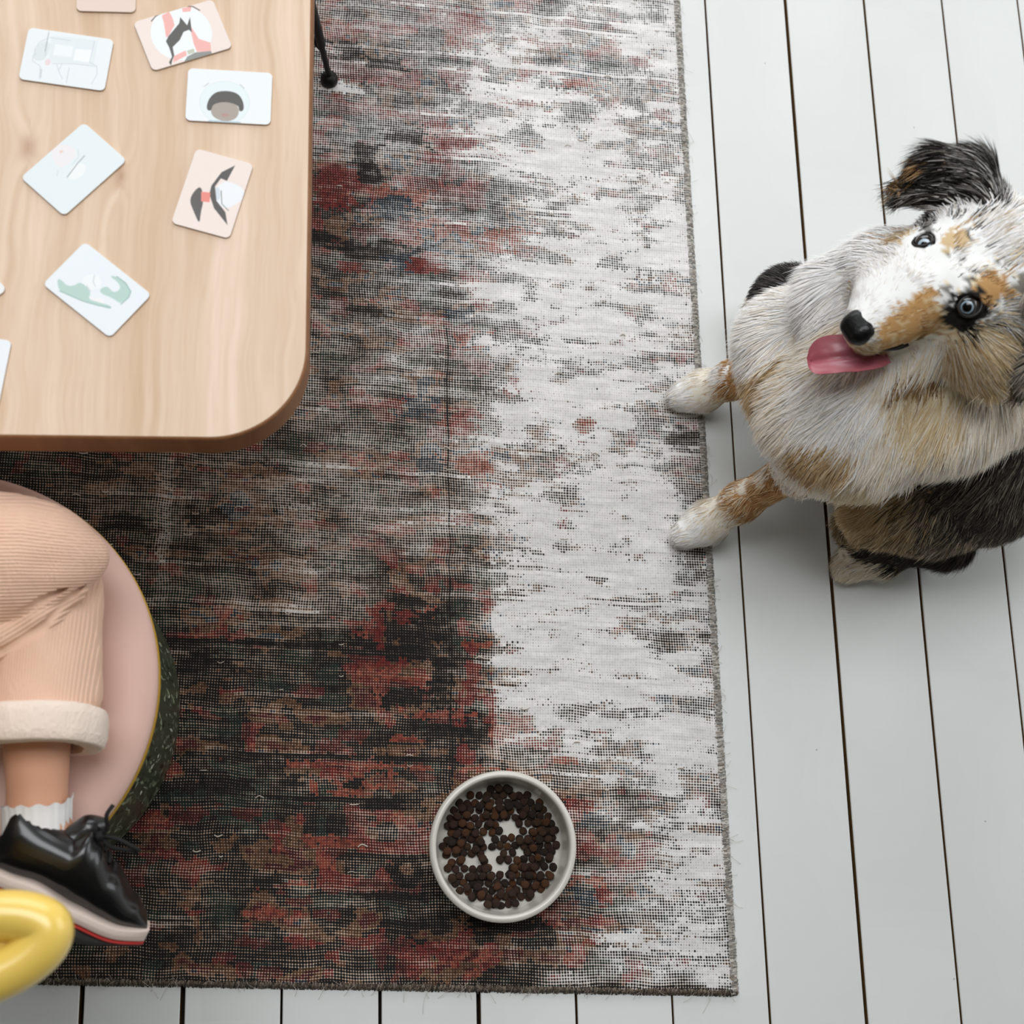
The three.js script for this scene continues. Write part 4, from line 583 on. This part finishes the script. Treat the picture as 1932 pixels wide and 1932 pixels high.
// ---------------------------------------------------------------- the dog: blue merle shepherd sitting on the boards, front paws on the rug, looking up
{
  const dog = thing('dog', 'long-haired merle dog with pale eyes and pink tongue out, sitting and looking up', 'dog');
  // frame of the head: f towards the nose, u out of the top of the head, e towards the dog's left eye
  const O = at(1781, 519, 0.52), toCam = EYE.clone().sub(O).normalize(), vr = RIGHT.clone().addScaledVector(toCam, -RIGHT.dot(toCam)).normalize(), vd = UPV.clone().negate(); vd.addScaledVector(toCam, -vd.dot(toCam)).addScaledVector(vr, -vd.dot(vr)).normalize();
  const axis = (a, b, c) => vr.clone().multiplyScalar(a).addScaledVector(vd, b).addScaledVector(toCam, c);
  const F = axis(-0.83, 0.43, 0.36).normalize(), E = axis(0.56, 0.70, 0.45); E.addScaledVector(F, -E.dot(F)).normalize();
  const U = axis(0.058, -0.575, 0.822); U.addScaledVector(F, -U.dot(F)).addScaledVector(E, -U.dot(E)).normalize();
  const hp = (f, u, e) => O.clone().addScaledVector(F, f).addScaledVector(U, u).addScaledVector(E, e);
  const local = (x, y, z) => { const a = x - O.x, b = y - O.y, c = z - O.z; return [a * F.x + b * F.y + c * F.z, a * U.x + b * U.y + c * U.z, a * E.x + b * E.y + c * E.z]; };
  // limbs and masses: a, b, radii, then coat, fur length, lift of the fur, and where the fur runs (default from a to b)
  const prims = [];
  const P = (a, b, ra, rb, coat, L, lift, flow, k) => { const c = C(a, b, ra, rb, { coat, L, lift, k: k ?? 0.035 }); c.flow = (flow ?? b.clone().sub(a)).clone().normalize(); prims.push(c); return c; };
  const downFront = at(1420, 900, 0.1).sub(at(1620, 640, 0.4)), side = at(1560, 960, 0.12).sub(at(1760, 700, 0.36));
  // chest and ruff
  P(at(1545, 735, 0.27), at(1570, 770, 0.30), 0.075, 0.08, 'chest', 0.045, 0.35, downFront);
  P(at(1490, 650, 0.27), at(1520, 690, 0.27), 0.058, 0.06, 'chestHi', 0.042, 0.35, downFront);
  P(at(1560, 820, 0.25), at(1600, 830, 0.27), 0.06, 0.06, 'chest', 0.045, 0.35, downFront);
  P(at(1650, 790, 0.31), at(1740, 760, 0.33), 0.075, 0.075, 'chest', 0.05, 0.3, side);
  P(at(1800, 730, 0.33), at(1900, 690, 0.33), 0.08, 0.075, 'chest', 0.05, 0.3, side);
  P(at(1640, 690, 0.36), at(1760, 590, 0.43), 0.07, 0.062, 'neck', 0.045, 0.3, downFront);
  P(at(1600, 560, 0.38), at(1690, 520, 0.42), 0.05, 0.05, 'neckHi', 0.045, 0.35, downFront);
  // trunk behind the chest, rump, thighs
  P(at(1760, 700, 0.24), at(1890, 720, 0.19), 0.1, 0.1, 'saddle', 0.035, 0.3, side);
  P(at(1890, 720, 0.19), at(1850, 760, 0.13), 0.1, 0.105, 'saddle', 0.035, 0.3, side);
  P(at(1870, 870, 0.22), at(1960, 830, 0.22), 0.082, 0.085, 'saddle', 0.036, 0.3, side);
  P(at(1770, 930, 0.15), at(1850, 905, 0.17), 0.072, 0.08, 'merle', 0.04, 0.25, at(1700, 1060, 0.02).sub(at(1830, 880, 0.22)));
  P(at(1660, 960, 0.14), at(1740, 940, 0.15), 0.046, 0.06, 'stifle', 0.032, 0.25, at(1620, 1010, 0.06).sub(at(1760, 920, 0.18)));
  P(at(1645, 1000, 0.07), at(1780, 1010, 0.06), 0.03, 0.045, 'hock', 0.028, 0.3, at(1610, 1045, 0.02).sub(at(1730, 985, 0.1)));
  P(at(1612, 1058, 0.026), at(1672, 1046, 0.036), 0.025, 0.030, 'foot', 0.026, 0.3, at(1590, 1090, 0.0).sub(at(1680, 1030, 0.05)), 0.02);
  P(at(1640, 990, 0.08), at(1610, 985, 0.06), 0.03, 0.022, 'stifle', 0.025, 0.3, at(1590, 1010, 0.02).sub(at(1650, 960, 0.1)));
  P(at(1492, 578, 0.11), at(1590, 610, 0.14), 0.054, 0.07, 'farThigh', 0.025, 0.3, at(1440, 590, 0.02).sub(at(1560, 560, 0.18)));
  P(at(1430, 582, 0.035), at(1500, 590, 0.05), 0.018, 0.024, 'farFoot', 0.016, 0.3, at(1400, 575, 0.02).sub(at(1480, 560, 0.08)), 0.02);
  // forelegs
  const fl = (toe, paw, carp, elbow, sh) => {
    P(paw, toe, 0.0265, 0.0205, 'paw', 0.016, 0.36, null, 0.02); P(carp, paw, 0.0205, 0.024, 'wrist', 0.017, 0.28, null, 0.02); P(elbow, carp, 0.027, 0.0205, 'forearm', 0.022, 0.25, null, 0.025); P(sh, elbow, 0.05, 0.034, 'chest', 0.03, 0.3);
  };
  fl(at(1297, 1006, 0.024), at(1335, 985, 0.032), at(1402, 945, 0.085), at(1530, 868, 0.21), at(1590, 800, 0.29));
  fl(at(1288, 748, 0.024), at(1325, 738, 0.032), at(1385, 716, 0.085), at(1480, 680, 0.21), at(1520, 640, 0.28));
  // head
  const H = (f0, u0, e0, f1, u1, e1, ra, rb, L, lift, k) => P(hp(f0, u0, e0), hp(f1, u1, e1), ra, rb, 'head', L, lift, F.clone().negate(), k ?? 0.03);
  H(-0.055, -0.036, -0.012, -0.055, -0.036, 0.012, 0.05, 0.05, 0.024, 0.3);
  H(-0.09, -0.04, -0.01, -0.09, -0.04, 0.01, 0.048, 0.048, 0.032, 0.3);
  H(-0.005, -0.026, 0, 0.088, -0.030, 0, 0.035, 0.0215, 0.010, 0.28, 0.022);
  H(0.045, -0.036, 0.012, 0.086, -0.038, 0.008, 0.017, 0.013, 0.008, 0.22, 0.015);
  H(0.045, -0.036, -0.012, 0.086, -0.038, -0.008, 0.017, 0.013, 0.008, 0.22, 0.015);
  H(-0.02, -0.062, 0, 0.070, -0.066, 0.002, 0.026, 0.0115, 0.012, 0.25, 0.008);
  H(-0.018, -0.012, 0.028, -0.010, -0.010, 0.033, 0.020, 0.0165, 0.012, 0.25, 0.02);
  H(-0.018, -0.012, -0.028, -0.010, -0.010, -0.033, 0.020, 0.0165, 0.012, 0.25, 0.02);
  { const c = H(-0.035, -0.030, -0.046, -0.066, -0.022, -0.050, 0.031, 0.031, 0.028, 0.35); c.flow = F.clone().multiplyScalar(-0.35).addScaledVector(E, -0.9).normalize(); }
  const cheek = (s) => { const c = H(-0.035, -0.052, s * 0.042, -0.02, -0.06, s * 0.05, 0.036, 0.03, 0.034, 0.4); c.coat = 'head'; c.flow = F.clone().multiplyScalar(-0.45).addScaledVector(E, s * 0.6).addScaledVector(U, -0.75).normalize(); const r = H(-0.03, -0.085, s * 0.052, -0.015, -0.088, s * 0.066, 0.034, 0.022, 0.042, 0.45); r.flow = F.clone().multiplyScalar(0.05).addScaledVector(E, s * 0.8).addScaledVector(U, -0.6).normalize(); };
  cheek(1); cheek(-1);
  { const c = H(0.012, -0.034, -0.040, 0.046, -0.036, -0.046, 0.031, 0.021, 0.020, 0.45); c.flow = F.clone().multiplyScalar(0.25).addScaledVector(E, -0.9).addScaledVector(U, -0.2).normalize(); const d = H(0.030, -0.030, -0.020, 0.066, -0.034, -0.022, 0.026, 0.017, 0.012, 0.35); d.flow = F.clone().multiplyScalar(-0.6).addScaledVector(E, -0.7).normalize(); }
  { const c = H(0.005, -0.058, -0.046, 0.030, -0.060, -0.068, 0.030, 0.020, 0.034, 0.4); c.flow = F.clone().multiplyScalar(0.35).addScaledVector(E, -0.75).addScaledVector(U, -0.3).normalize(); }
  // ears: the right one flops forward with long dark fringes, the left one hangs beside the cheek
  const earUp = [hp(-0.084, 0.002, -0.058), hp(-0.086, 0.016, -0.088), hp(-0.058, 0.016, -0.112), hp(-0.032, 0.004, -0.117)];
  P(hp(-0.078, 0.004, -0.070), hp(-0.030, 0.002, -0.100), 0.017, 0.012, 'ear', 0.036, 0.2, hp(-0.02, -0.004, -0.095).sub(hp(-0.07, 0.01, -0.075)), 0.014);
  for (let i = 0; i < 3; i++) { const c = P(earUp[i], earUp[i + 1], [0.02, 0.0205, 0.019][i], [0.0205, 0.019, 0.010][i], 'ear', [0.026, 0.032, 0.036][i], 0.22, earUp[Math.min(3, i + 2)].clone().sub(earUp[i]), 0.014); }
  const earDn = [hp(-0.080, -0.004, 0.058), hp(-0.078, -0.020, 0.088), hp(-0.060, -0.062, 0.100), hp(-0.048, -0.100, 0.098)];
  for (let i = 0; i < 3; i++) P(earDn[i], earDn[i + 1], [0.022, 0.022, 0.02][i], [0.022, 0.02, 0.012][i], 'earDn', [0.03, 0.038, 0.045][i], 0.25, earDn[Math.min(3, i + 2)].clone().sub(earDn[i]), 0.014);
  const eyes = [hp(-0.004, 0.000, -0.0415), hp(-0.003, -0.007, 0.0405)];
  const body = (x, y, z) => {
    let d = 1e3; for (const c of prims) d = smin(d, cap(c, x, y, z), c.k);
    for (const p of eyes) { const s = Math.hypot(x - p.x, y - p.y, z - p.z) - 0.0118; d = -smin(-d, s, 0.004); }
    return Math.max(d, (x < 0.478 ? RUG_TOP + 0.0005 : 0.0012) - y);
  };
  const bb = bounds(prims, 0.012); bb.min.y = 0; bb.min.y -= 0.006;
  // the point of the coat that lies on the line of sight through a pixel of the photograph
  const hit = (px, py) => { const a = at(px, py, 0.62), d = at(px, py, 0).sub(a).normalize(); for (let k = 0; k < 400; k++) { const v = body(a.x, a.y, a.z); if (v < 0.0006 || a.y < 0.004) break; a.addScaledVector(d, Math.max(0.0006, v * 0.7)); } return a; };
  const skinGeo = surfaceNet(body, bb.min, bb.max, 0.005);

  // coats
  const pal = (list) => list.map((h) => new THREE.Color(h));
  const coats = {
    chest: pal([0xfff7e9, 0xfbeed8, 0xfffcf6, 0xf5e2c5, 0xfff9ef]), chestHi: pal([0xfffefb, 0xfffaf2, 0xffffff, 0xfbf3e6]), neck: pal([0xfff7e8, 0xf9e9cd, 0xfffcf5]), neckHi: pal([0xfffefb, 0xfffaf3, 0xffffff]),
    saddle: pal([0x34302b, 0x24201d, 0x5e574d, 0x423c35, 0x8a8174]), merle: pal([0x857763, 0x453d33, 0xae9f88, 0xd0c2ac, 0x5f5547, 0x97846c]), stifle: pal([0xa88a62, 0x857053, 0xc2a981, 0x5f5240, 0xd6c3a4]), hock: pal([0x26221d, 0x1a1714, 0x39322a, 0x4d4338]),
    foot: pal([0xf4ead8, 0xead9bd, 0xfaf4e8, 0xdcc7a2]), farThigh: pal([0x2d2b2a, 0x45423f, 0x1e1d1c, 0x66625d]), farFoot: pal([0x7a5b3a, 0xa98352, 0x5b442c]),
    paw: pal([0xffffff, 0xfdfaf4, 0xffffff, 0xf9f1e4]), wrist: pal([0xfdf6e8, 0xf8ecd6, 0xeed9b4, 0xfffaf2]), forearm: pal([0xc59460, 0xb07f4b, 0xd8ad78, 0x9a7042, 0xe6c59a]), tan: pal([0xc89b64, 0xb78750, 0xd9b27f, 0xa57643]), softTan: pal([0xdcc096, 0xcdac7c, 0xe9d4b0, 0xbb986a]),
    white: pal([0xffffff, 0xfdfaf6, 0xffffff, 0xf6f0e7, 0xe2dbd0]), cream: pal([0xf5e6c8, 0xecd5aa, 0xfaf0dc, 0xe2c797]), black: pal([0x1a1714, 0x100e0c, 0x2a2622]), grey: pal([0x8d8a86, 0xa7a39d, 0x6d6a67, 0xc3bfb8, 0x504d4a]), throatShade: pal([0xb79468, 0x9a7650, 0xd0b083, 0x86653f]), brown: pal([0x7a5634, 0x60432a, 0x8f6a42]), ear: pal([0x1d1a17, 0x0f0d0c, 0x2d2925, 0x171512, 0x5f5a52]), earTan: pal([0xc49a68, 0xd9b98e, 0x8a6238]), earDn: pal([0x8f897e, 0xc9bfae, 0x5d574e, 0xddd4c4, 0x2f2b27, 0xb5a992]),
  };
  // patches on the body: centre, radius, coat; throat ones paint in the shadow under the jaw
  const patches = [[1435, 722, 0.028, 'softTan'], [1468, 700, 0.022, 'softTan'], [1550, 842, 0.026, 'softTan'], [1585, 850, 0.028, 'softTan'], [1535, 868, 0.018, 'tan'], [1640, 905, 0.032, 'cream'], [1640, 965, 0.03, 'softTan'], [1600, 975, 0.022, 'cream'], [1712, 704, 0.016, 'throatShade'], [1742, 702, 0.018, 'throatShade'], [1772, 710, 0.015, 'throatShade'], [1760, 752, 0.045, 'cream'],
    [1405, 915, 0.016, 'wrist'], [1440, 893, 0.014, 'wrist'], [1355, 705, 0.018, 'paw'], [1370, 755, 0.016, 'cream'], [1665, 1040, 0.026, 'hock'], [1720, 1050, 0.034, 'hock'], [1780, 1050, 0.034, 'hock'], [1840, 1040, 0.03, 'hock'], [1590, 760, 0.05, 'chestHi'], [1450, 830, 0.035, 'chestHi']].map(([x, y, q, k]) => [hit(x, y), q, k]);
  function coatAt(p, c) {
    const j = 0.006;
    if (c.coat === 'head') {
      const [f, u, e] = local(p.x + rr(-j, j) * 0.5, p.y + rr(-j, j) * 0.5, p.z + rr(-j, j) * 0.5), near = (a, b, g, r) => Math.hypot(f - a, u - b, e - g) < r * rr(0.85, 1.12);
      if (e > 0) {                                                 // the dog's left half of the face
        if (near(-0.003, -0.008, 0.040, 0.0185)) return 'black'; if (near(0.010, -0.020, 0.043, 0.018)) return 'black'; if (near(-0.014, 0.000, 0.034, 0.009)) return 'black';
        if (near(-0.026, 0.005, 0.040, 0.018)) return 'tan'; if (near(0.006, -0.012, 0.06, 0.014)) return 'tan';
        if (f > 0.02 && f < 0.09 && u > -0.058 && e > lerp(0.004, 0.012, (f - 0.02) / 0.07)) return rnd() < 0.75 ? 'tan' : 'softTan';
        if (f > 0.0 && e > 0.02 && u < -0.02) return rnd() < 0.5 ? 'softTan' : 'cream'; if (f > -0.04 && u < -0.03) return rnd() < 0.8 ? 'cream' : 'softTan';
        if (u < -0.024 && f > -0.1) return rnd() < 0.72 ? 'cream' : rnd() < 0.75 ? 'softTan' : 'grey';
        if (e > 0.012 && rnd() < 0.4 + 4 * (e - 0.012)) return rnd() < 0.55 ? 'grey' : 'cream'; if (u < -0.04) return 'cream';
      } else {
        if (near(-0.026, 0.006, -0.024, 0.014)) return 'softTan'; if (near(0.012, -0.026, -0.054, 0.016)) return 'tan'; if (near(0.003, -0.022, -0.058, 0.02)) return 'softTan';
        if (near(0.035, -0.058, -0.094, 0.007) || near(0.020, -0.052, -0.096, 0.007) || near(0.046, -0.062, -0.090, 0.006)) return 'black'; if (near(-0.002, -0.040, -0.082, 0.018)) return 'tan';
        if (f > 0.028 && u < -0.045 && e < -0.012 && rnd() < 0.35) return 'softTan';
      }
      if (Math.abs(e) < 0.014 && f > 0.02) return 'white';
      if (near(0.052, -0.008, 0.008, 0.007)) return 'brown';
      const n = noise3(f * 75, u * 40, e * 150 + 4); if (f < -0.01 && n > 0.42) return rnd() < 0.5 ? 'grey' : 'black'; if (f < -0.02 && n < -0.6) return 'softTan';
      return 'white';
    }
    if (c.coat === 'ear') { const [f, u, e] = local(p.x, p.y, p.z); if (f > -0.056 && Math.abs(e + 0.108 + 0.25 * (f + 0.05)) < 0.008 && rnd() < 0.7) return 'earTan'; if (rnd() < (f < -0.075 ? 0.45 : 0.13)) return 'grey'; return 'ear'; }
    for (const [q, r, k] of patches) if (Math.hypot(p.x - q.x, p.y - q.y, p.z - q.z) < r * rr(0.7, 1.1) && (c.coat !== 'merle' || k === 'hock')) return k;
    if (c.coat === 'merle') { const n = noise3(p.x * 40, p.y * 40, p.z * 40); return n > 0.1 ? 'merle' : rnd() < 0.5 ? 'saddle' : 'merle'; }
    return c.coat;
  }
  // nearest masses of a surface point, as weights
  const wts = new Float32Array(prims.length);
  function blend(p) {
    let best = 1e9, bi = 0; prims.forEach((c, i) => { const d = cap(c, p.x, p.y, p.z); wts[i] = d; if (d < best) { best = d; bi = i; } });
    let sum = 0; const fl = V(0, 0, 0); let L = 0, lift = 0;
    prims.forEach((c, i) => { const w = Math.exp(-(wts[i] - best) / 0.006); if (w < 0.01) { wts[i] = 0; return; } wts[i] = w; sum += w; fl.addScaledVector(c.flow, w); L += c.L * w; lift += c.lift * w; });
    let r = rnd() * sum, pick = bi; for (let i = 0; i < prims.length; i++) { r -= wts[i]; if (wts[i] && r <= 0) { pick = i; break; } }
    return { flow: fl.normalize(), L: L / sum, lift: lift / sum, prim: prims[rnd() < 0.6 ? bi : pick] };
  }
  const pos = skinGeo.attributes.position, nor = skinGeo.attributes.normal, ind = skinGeo.index.array;
  { const K = new Float32Array(pos.count * 3), p = V(0, 0, 0); for (let i = 0; i < pos.count; i++) { p.fromBufferAttribute(pos, i); const b = blend(p), c = coats[coatAt(p, b.prim)][0]; K[i * 3] = c.r; K[i * 3 + 1] = c.g; K[i * 3 + 2] = c.b * 0.97; } skinGeo.setAttribute('color', new THREE.BufferAttribute(K, 3)); }
  mesh('body', skinGeo, std(0xffffff, 0.9, { vertexColors: true }), dog);

  // fur: tapering bent strands rooted on the body
  const FP = [], FN = [], FC = [], FI = [], a = V(0, 0, 0), b = V(0, 0, 0), c = V(0, 0, 0), n = V(0, 0, 0), p = V(0, 0, 0), t = V(0, 0, 0), q = V(0, 0, 0), wv = V(0, 0, 0), nn = V(0, 0, 0);
  const DENSITY = 680000;                                          // strands per square metre where the coat is long
  for (let k = 0; k < ind.length; k += 3) {
    a.fromBufferAttribute(pos, ind[k]); b.fromBufferAttribute(pos, ind[k + 1]); c.fromBufferAttribute(pos, ind[k + 2]);
    const area = b.clone().sub(a).cross(c.clone().sub(a)).length() / 2, mid = a.clone().add(b).add(c).multiplyScalar(1 / 3); n.fromBufferAttribute(nor, ind[k]);
    if (mid.y < 0.006) continue;
    const look = EYE.clone().sub(mid).normalize().dot(n), [hf, hu, he] = local(mid.x, mid.y, mid.z);
    let dens = DENSITY * (look < -0.25 ? 0.12 : 1) * (mid.x > 1.05 ? 0.3 : 1);
    if (hf > 0.015 && hf < 0.12 && Math.abs(he) < 0.06 && hu > -0.09) dens *= 3.2; else if (hf > -0.06 && hf < 0.12 && Math.abs(he) < 0.075 && hu > -0.06) dens *= 1.8;
    let count = dens * area; count = Math.floor(count) + (rnd() < count % 1 ? 1 : 0);
    for (let s = 0; s < count; s++) {
      let u = rnd(), v = rnd(); if (u + v > 1) { u = 1 - u; v = 1 - v; }
      p.set(a.x + (b.x - a.x) * u + (c.x - a.x) * v, a.y + (b.y - a.y) * u + (c.y - a.y) * v, a.z + (b.z - a.z) * u + (c.z - a.z) * v);
      let skip = false; for (const e of eyes) if (Math.hypot(p.x - e.x, p.y - e.y, p.z - e.z) < 0.0136) skip = true;
      const [pf, pu, pe] = local(p.x, p.y, p.z);
      if (Math.hypot(pf - 0.098, (pu + 0.024) * 1.0, pe) < 0.0165) skip = true;
      if (pf > 0.03 && pf < 0.095 && pu < -0.046 && pu > -0.060 && Math.abs(pe) < 0.02) skip = true;   // the open mouth stays bare
      if (skip) continue;
      const bl = blend(p), coat = coatAt(p, bl.prim), palette = coats[coat], col = palette[Math.floor(rnd() * palette.length)];
      const fly = rnd() < 0.05 ? 2.0 : 1; const clump = noise3(p.x * 90, p.y * 90, p.z * 90), clump2 = noise3(p.x * 60 + 31, p.y * 60, p.z * 60);
      let L = bl.L * rr(0.55, 1.15) * (fly > 1 ? 1.12 : 1), lift = bl.lift * rr(0.08, 0.5) * fly;
      if (bl.prim.coat === 'head') { const nearEye = Math.min(...eyes.map((e) => e.distanceTo(p))); L *= clamp((nearEye - 0.006) / 0.03, 0.26, 1); if (pf > 0.03 && pf < 0.12) L = Math.min(L, 0.0115); lift *= clamp(nearEye / 0.03, 0.35, 1); }
      t.copy(bl.flow).addScaledVector(n, -bl.flow.dot(n)); if (t.lengthSq() < 1e-4) t.set(0.1, -0.3, 0.2).addScaledVector(n, -0.1 * n.x + 0.3 * n.y - 0.2 * n.z); t.normalize();
      wv.copy(n).cross(t); t.addScaledVector(wv, 0.35 * clump + 0.25 * clump2 + rr(-0.14, 0.14)).normalize(); wv.copy(n).cross(t).normalize();
      const w = rr(0.00024, 0.00048) * (L > 0.02 ? 1.25 : 1), curl = rr(-0.12, 0.12) + 0.15 * clump2, v0 = FP.length / 3, S = 3, tone = rr(0.92, 1.06);
      q.copy(p).addScaledVector(n, -0.0008);
      for (let g = 0; g <= S; g++) {
        const x = g / S, ww = w * (g === S ? 0.12 : 1 - 0.5 * x * x);
        for (const e of [-1, 1]) { FP.push(q.x + wv.x * ww * e, q.y + wv.y * ww * e, q.z + wv.z * ww * e); nn.copy(n).addScaledVector(wv, 0.25 * e).normalize(); FN.push(nn.x, nn.y, nn.z); const k2 = tone * lerp(0.92, 1.03, x); FC.push(col.r * k2, col.g * k2, col.b * k2); }
        if (g) { const i = v0 + g * 2; FI.push(i - 2, i, i - 1, i - 1, i, i + 1); }
        const step = L / S, up = lift * (1 - x * 1.25);
        q.addScaledVector(t, step * (1 - 0.25 * Math.abs(up))).addScaledVector(n, step * up).addScaledVector(wv, step * curl * x); q.y -= step * 0.22 * x * x; const ground = q.x < 0.478 ? RUG_TOP + 0.001 : 0.0012; if (q.y < ground) q.y = ground + 0.0006 * rnd();
      }
    }
  }
  const fg = new THREE.BufferGeometry(); fg.setAttribute('position', new THREE.Float32BufferAttribute(FP, 3)); fg.setAttribute('normal', new THREE.Float32BufferAttribute(FN, 3)); fg.setAttribute('color', new THREE.Float32BufferAttribute(FC, 3)); fg.setIndex(FI);
  console.log('fur strands', FP.length / 24, 'triangles', FI.length / 3, 'body', ind.length / 3);
  const fur = mesh('fur', fg, phys(0xffffff, 0.85, { vertexColors: true, side: THREE.DoubleSide, specularIntensity: 0.3 }), dog); fur.userData.kind = 'stuff';

  // eyes: dark rimmed ball, pale blue iris, pupil, looking at the camera
  const sclera = phys(0x1b1613, 0.15, { clearcoat: 1, clearcoatRoughness: 0.03 }), pupilM = phys(0x030303, 0.15, { clearcoat: 0.4 });
  eyes.forEach((e, k) => {
    const ball = mesh('eye', new THREE.SphereGeometry(0.0114, 32, 22), sclera, dog, 'pale blue eye'); ball.position.copy(e);
    const gaze = EYE.clone().sub(e).normalize().addScaledVector(F, 0.12).normalize(), rot = new THREE.Quaternion().setFromUnitVectors(V(0, 1, 0), gaze), irisM = phys(k ? 0x8ea2ae : 0xc6d9e6, 0.25, { clearcoat: 0.35, clearcoatRoughness: 0.05 });
    const capG = (r, R2) => { const pts = []; for (let i = 0; i <= 8; i++) { const an = (i / 8) * r; pts.push([R2 * Math.sin(an), R2 * Math.cos(an)]); } return lathe(pts, 32); };
    const iris = mesh('iris', capG(0.58, 0.01155), irisM, ball); iris.quaternion.copy(rot); const pupil = mesh('pupil', capG(k ? 0.42 : 0.32, 0.0117), pupilM, ball); pupil.quaternion.copy(rot);
    const rim = [], s = k ? 1 : -1; for (let i = 0; i < 24; i++) { const an = (i / 24) * 2 * Math.PI; rim.push(e.clone().addScaledVector(U, 0.0045).addScaledVector(E, s * 0.0028).addScaledVector(F, 0.0118 * Math.cos(an)).addScaledVector(E, 0.0088 * Math.sin(an)).addScaledVector(U, -0.0045 * s * Math.sin(an))); }
    mesh('eyelid', new THREE.TubeGeometry(new THREE.CatmullRomCurve3(rim, true), 40, 0.0016, 8, true), std(0x17110e, 0.5), dog);
  });
  // nose leather with two nostrils
  const noseP = [C(hp(0.092, -0.020, -0.007), hp(0.092, -0.020, 0.007), 0.0118, 0.0118), C(hp(0.101, -0.022, -0.006), hp(0.101, -0.022, 0.006), 0.0108, 0.0108), C(hp(0.098, -0.031, 0), hp(0.092, -0.040, 0), 0.0085, 0.005)], nb = bounds(noseP, 0.004), nf = field(noseP, 0.007);
  mesh('nose', surfaceNet((x, y, z) => { let d = nf(x, y, z); for (const s of [-1, 1]) { const h = cap({ a: hp(0.1135, -0.026, s * 0.0075), b: hp(0.106, -0.027, s * 0.0125), ra: 0.0026, rb: 0.0018 }, x, y, z); d = -smin(-d, h, 0.002); } return d + 0.00012 * noise3(x * 1100, y * 1100, z * 1100); }, nb.min, nb.max, 0.0011), phys(0x070707, 0.4, { clearcoat: 0.25, clearcoatRoughness: 0.2, specularIntensity: 0.5 }), dog);
  // tongue lolling out of the mouth, its edges turned up
  {
    const path = [hp(0.070, -0.072, 0.010), hp(0.086, -0.067, 0.010), hp(0.104, -0.067, 0.003), hp(0.123, -0.069, -0.008), hp(0.139, -0.077, -0.019)], cv = new THREE.CatmullRomCurve3(path), TP = [], TI = [], nu = 36, nv = 20;
    for (const layer of [1, -1]) { const base = TP.length / 3; for (let i = 0; i <= nu; i++) { const x = i / nu, o = cv.getPoint(x), tg = cv.getTangent(x), lat = E.clone().addScaledVector(F, 0.28); lat.addScaledVector(tg, -lat.dot(tg)).normalize(); const up = tg.clone().cross(lat).normalize(); if (up.dot(U) < 0) up.negate(); const w = lerp(0.016, 0.0232, sstep(0, 0.6, x)) * Math.sqrt(clamp(1 - Math.pow(Math.max(0, (x - 0.68) / 0.32), 2.4), 0.0, 1)); for (let j = 0; j <= nv; j++) { const s = (j / nv) * 2 - 1, curl = 0.0098 * s * s * sstep(0.1, 0.6, x) - 0.0036 * Math.exp(-s * s * 50) + 0.0008 * noise2(x * 9, s * 5, 60), th = 0.0026 * (1 - s * s * 0.85) * layer, r = o.clone().addScaledVector(lat, w * s).addScaledVector(up, curl + th); TP.push(r.x, r.y, r.z); if (i && j) { const m = base + i * (nv + 1) + j; layer > 0 ? TI.push(m, m - 1, m - nv - 1, m - 1, m - nv - 2, m - nv - 1) : TI.push(m, m - nv - 1, m - 1, m - 1, m - nv - 1, m - nv - 2); } } } }
    const g = new THREE.BufferGeometry(); g.setAttribute('position', new THREE.Float32BufferAttribute(TP, 3)); g.setIndex(TI); g.computeVertexNormals(); mesh('tongue', g, phys(0xb0606a, 0.38, { clearcoat: 0.35, clearcoatRoughness: 0.3, side: THREE.DoubleSide }), dog);
  }
  // dark lips along the mouth, both sides, and the mouth lining
  const lips = [];
  for (const s of [1, -1]) { const l = [hp(0.088, -0.053, s * 0.010), hp(0.078, -0.053, s * 0.017), hp(0.066, -0.052, s * 0.023), hp(0.056, -0.052, s * 0.024)]; lips.push(tube(l, 0.0014, 24, 8), tube(l.map((v) => v.clone().addScaledVector(U, -0.005).addScaledVector(F, -0.006)), 0.0019, 24, 8)); }
  mesh('lips', mergeGeometries(lips), phys(0x1a1412, 0.4, { clearcoat: 0.3 }), dog);
  const lin = [C(hp(0.03, -0.056, 0), hp(0.078, -0.056, 0.002), 0.015, 0.0105)], lb = bounds(lin, 0.004); mesh('mouth', surfaceNet(field(lin, 0.01), lb.min, lb.max, 0.0025), std(0x2a1210, 0.6), dog);
  // claws
  for (const [x, y, dx, dy] of [[1272, 742, -1, 0.05], [1276, 762, -1, 0.3], [1283, 1000, -1, 0.1], [1289, 1022, -0.9, 0.45]]) { const r = at(x, y, 0.012), d = at(x + dx * 9, y + dy * 9, 0.008); mesh('claw', tube([r, r.clone().lerp(d, 0.6).add(V(0, 0.001, 0)), d], 0.0016, 8, 7), std(0x5b4a3c, 0.5), dog); }
}

renderer.render(scene, camera);
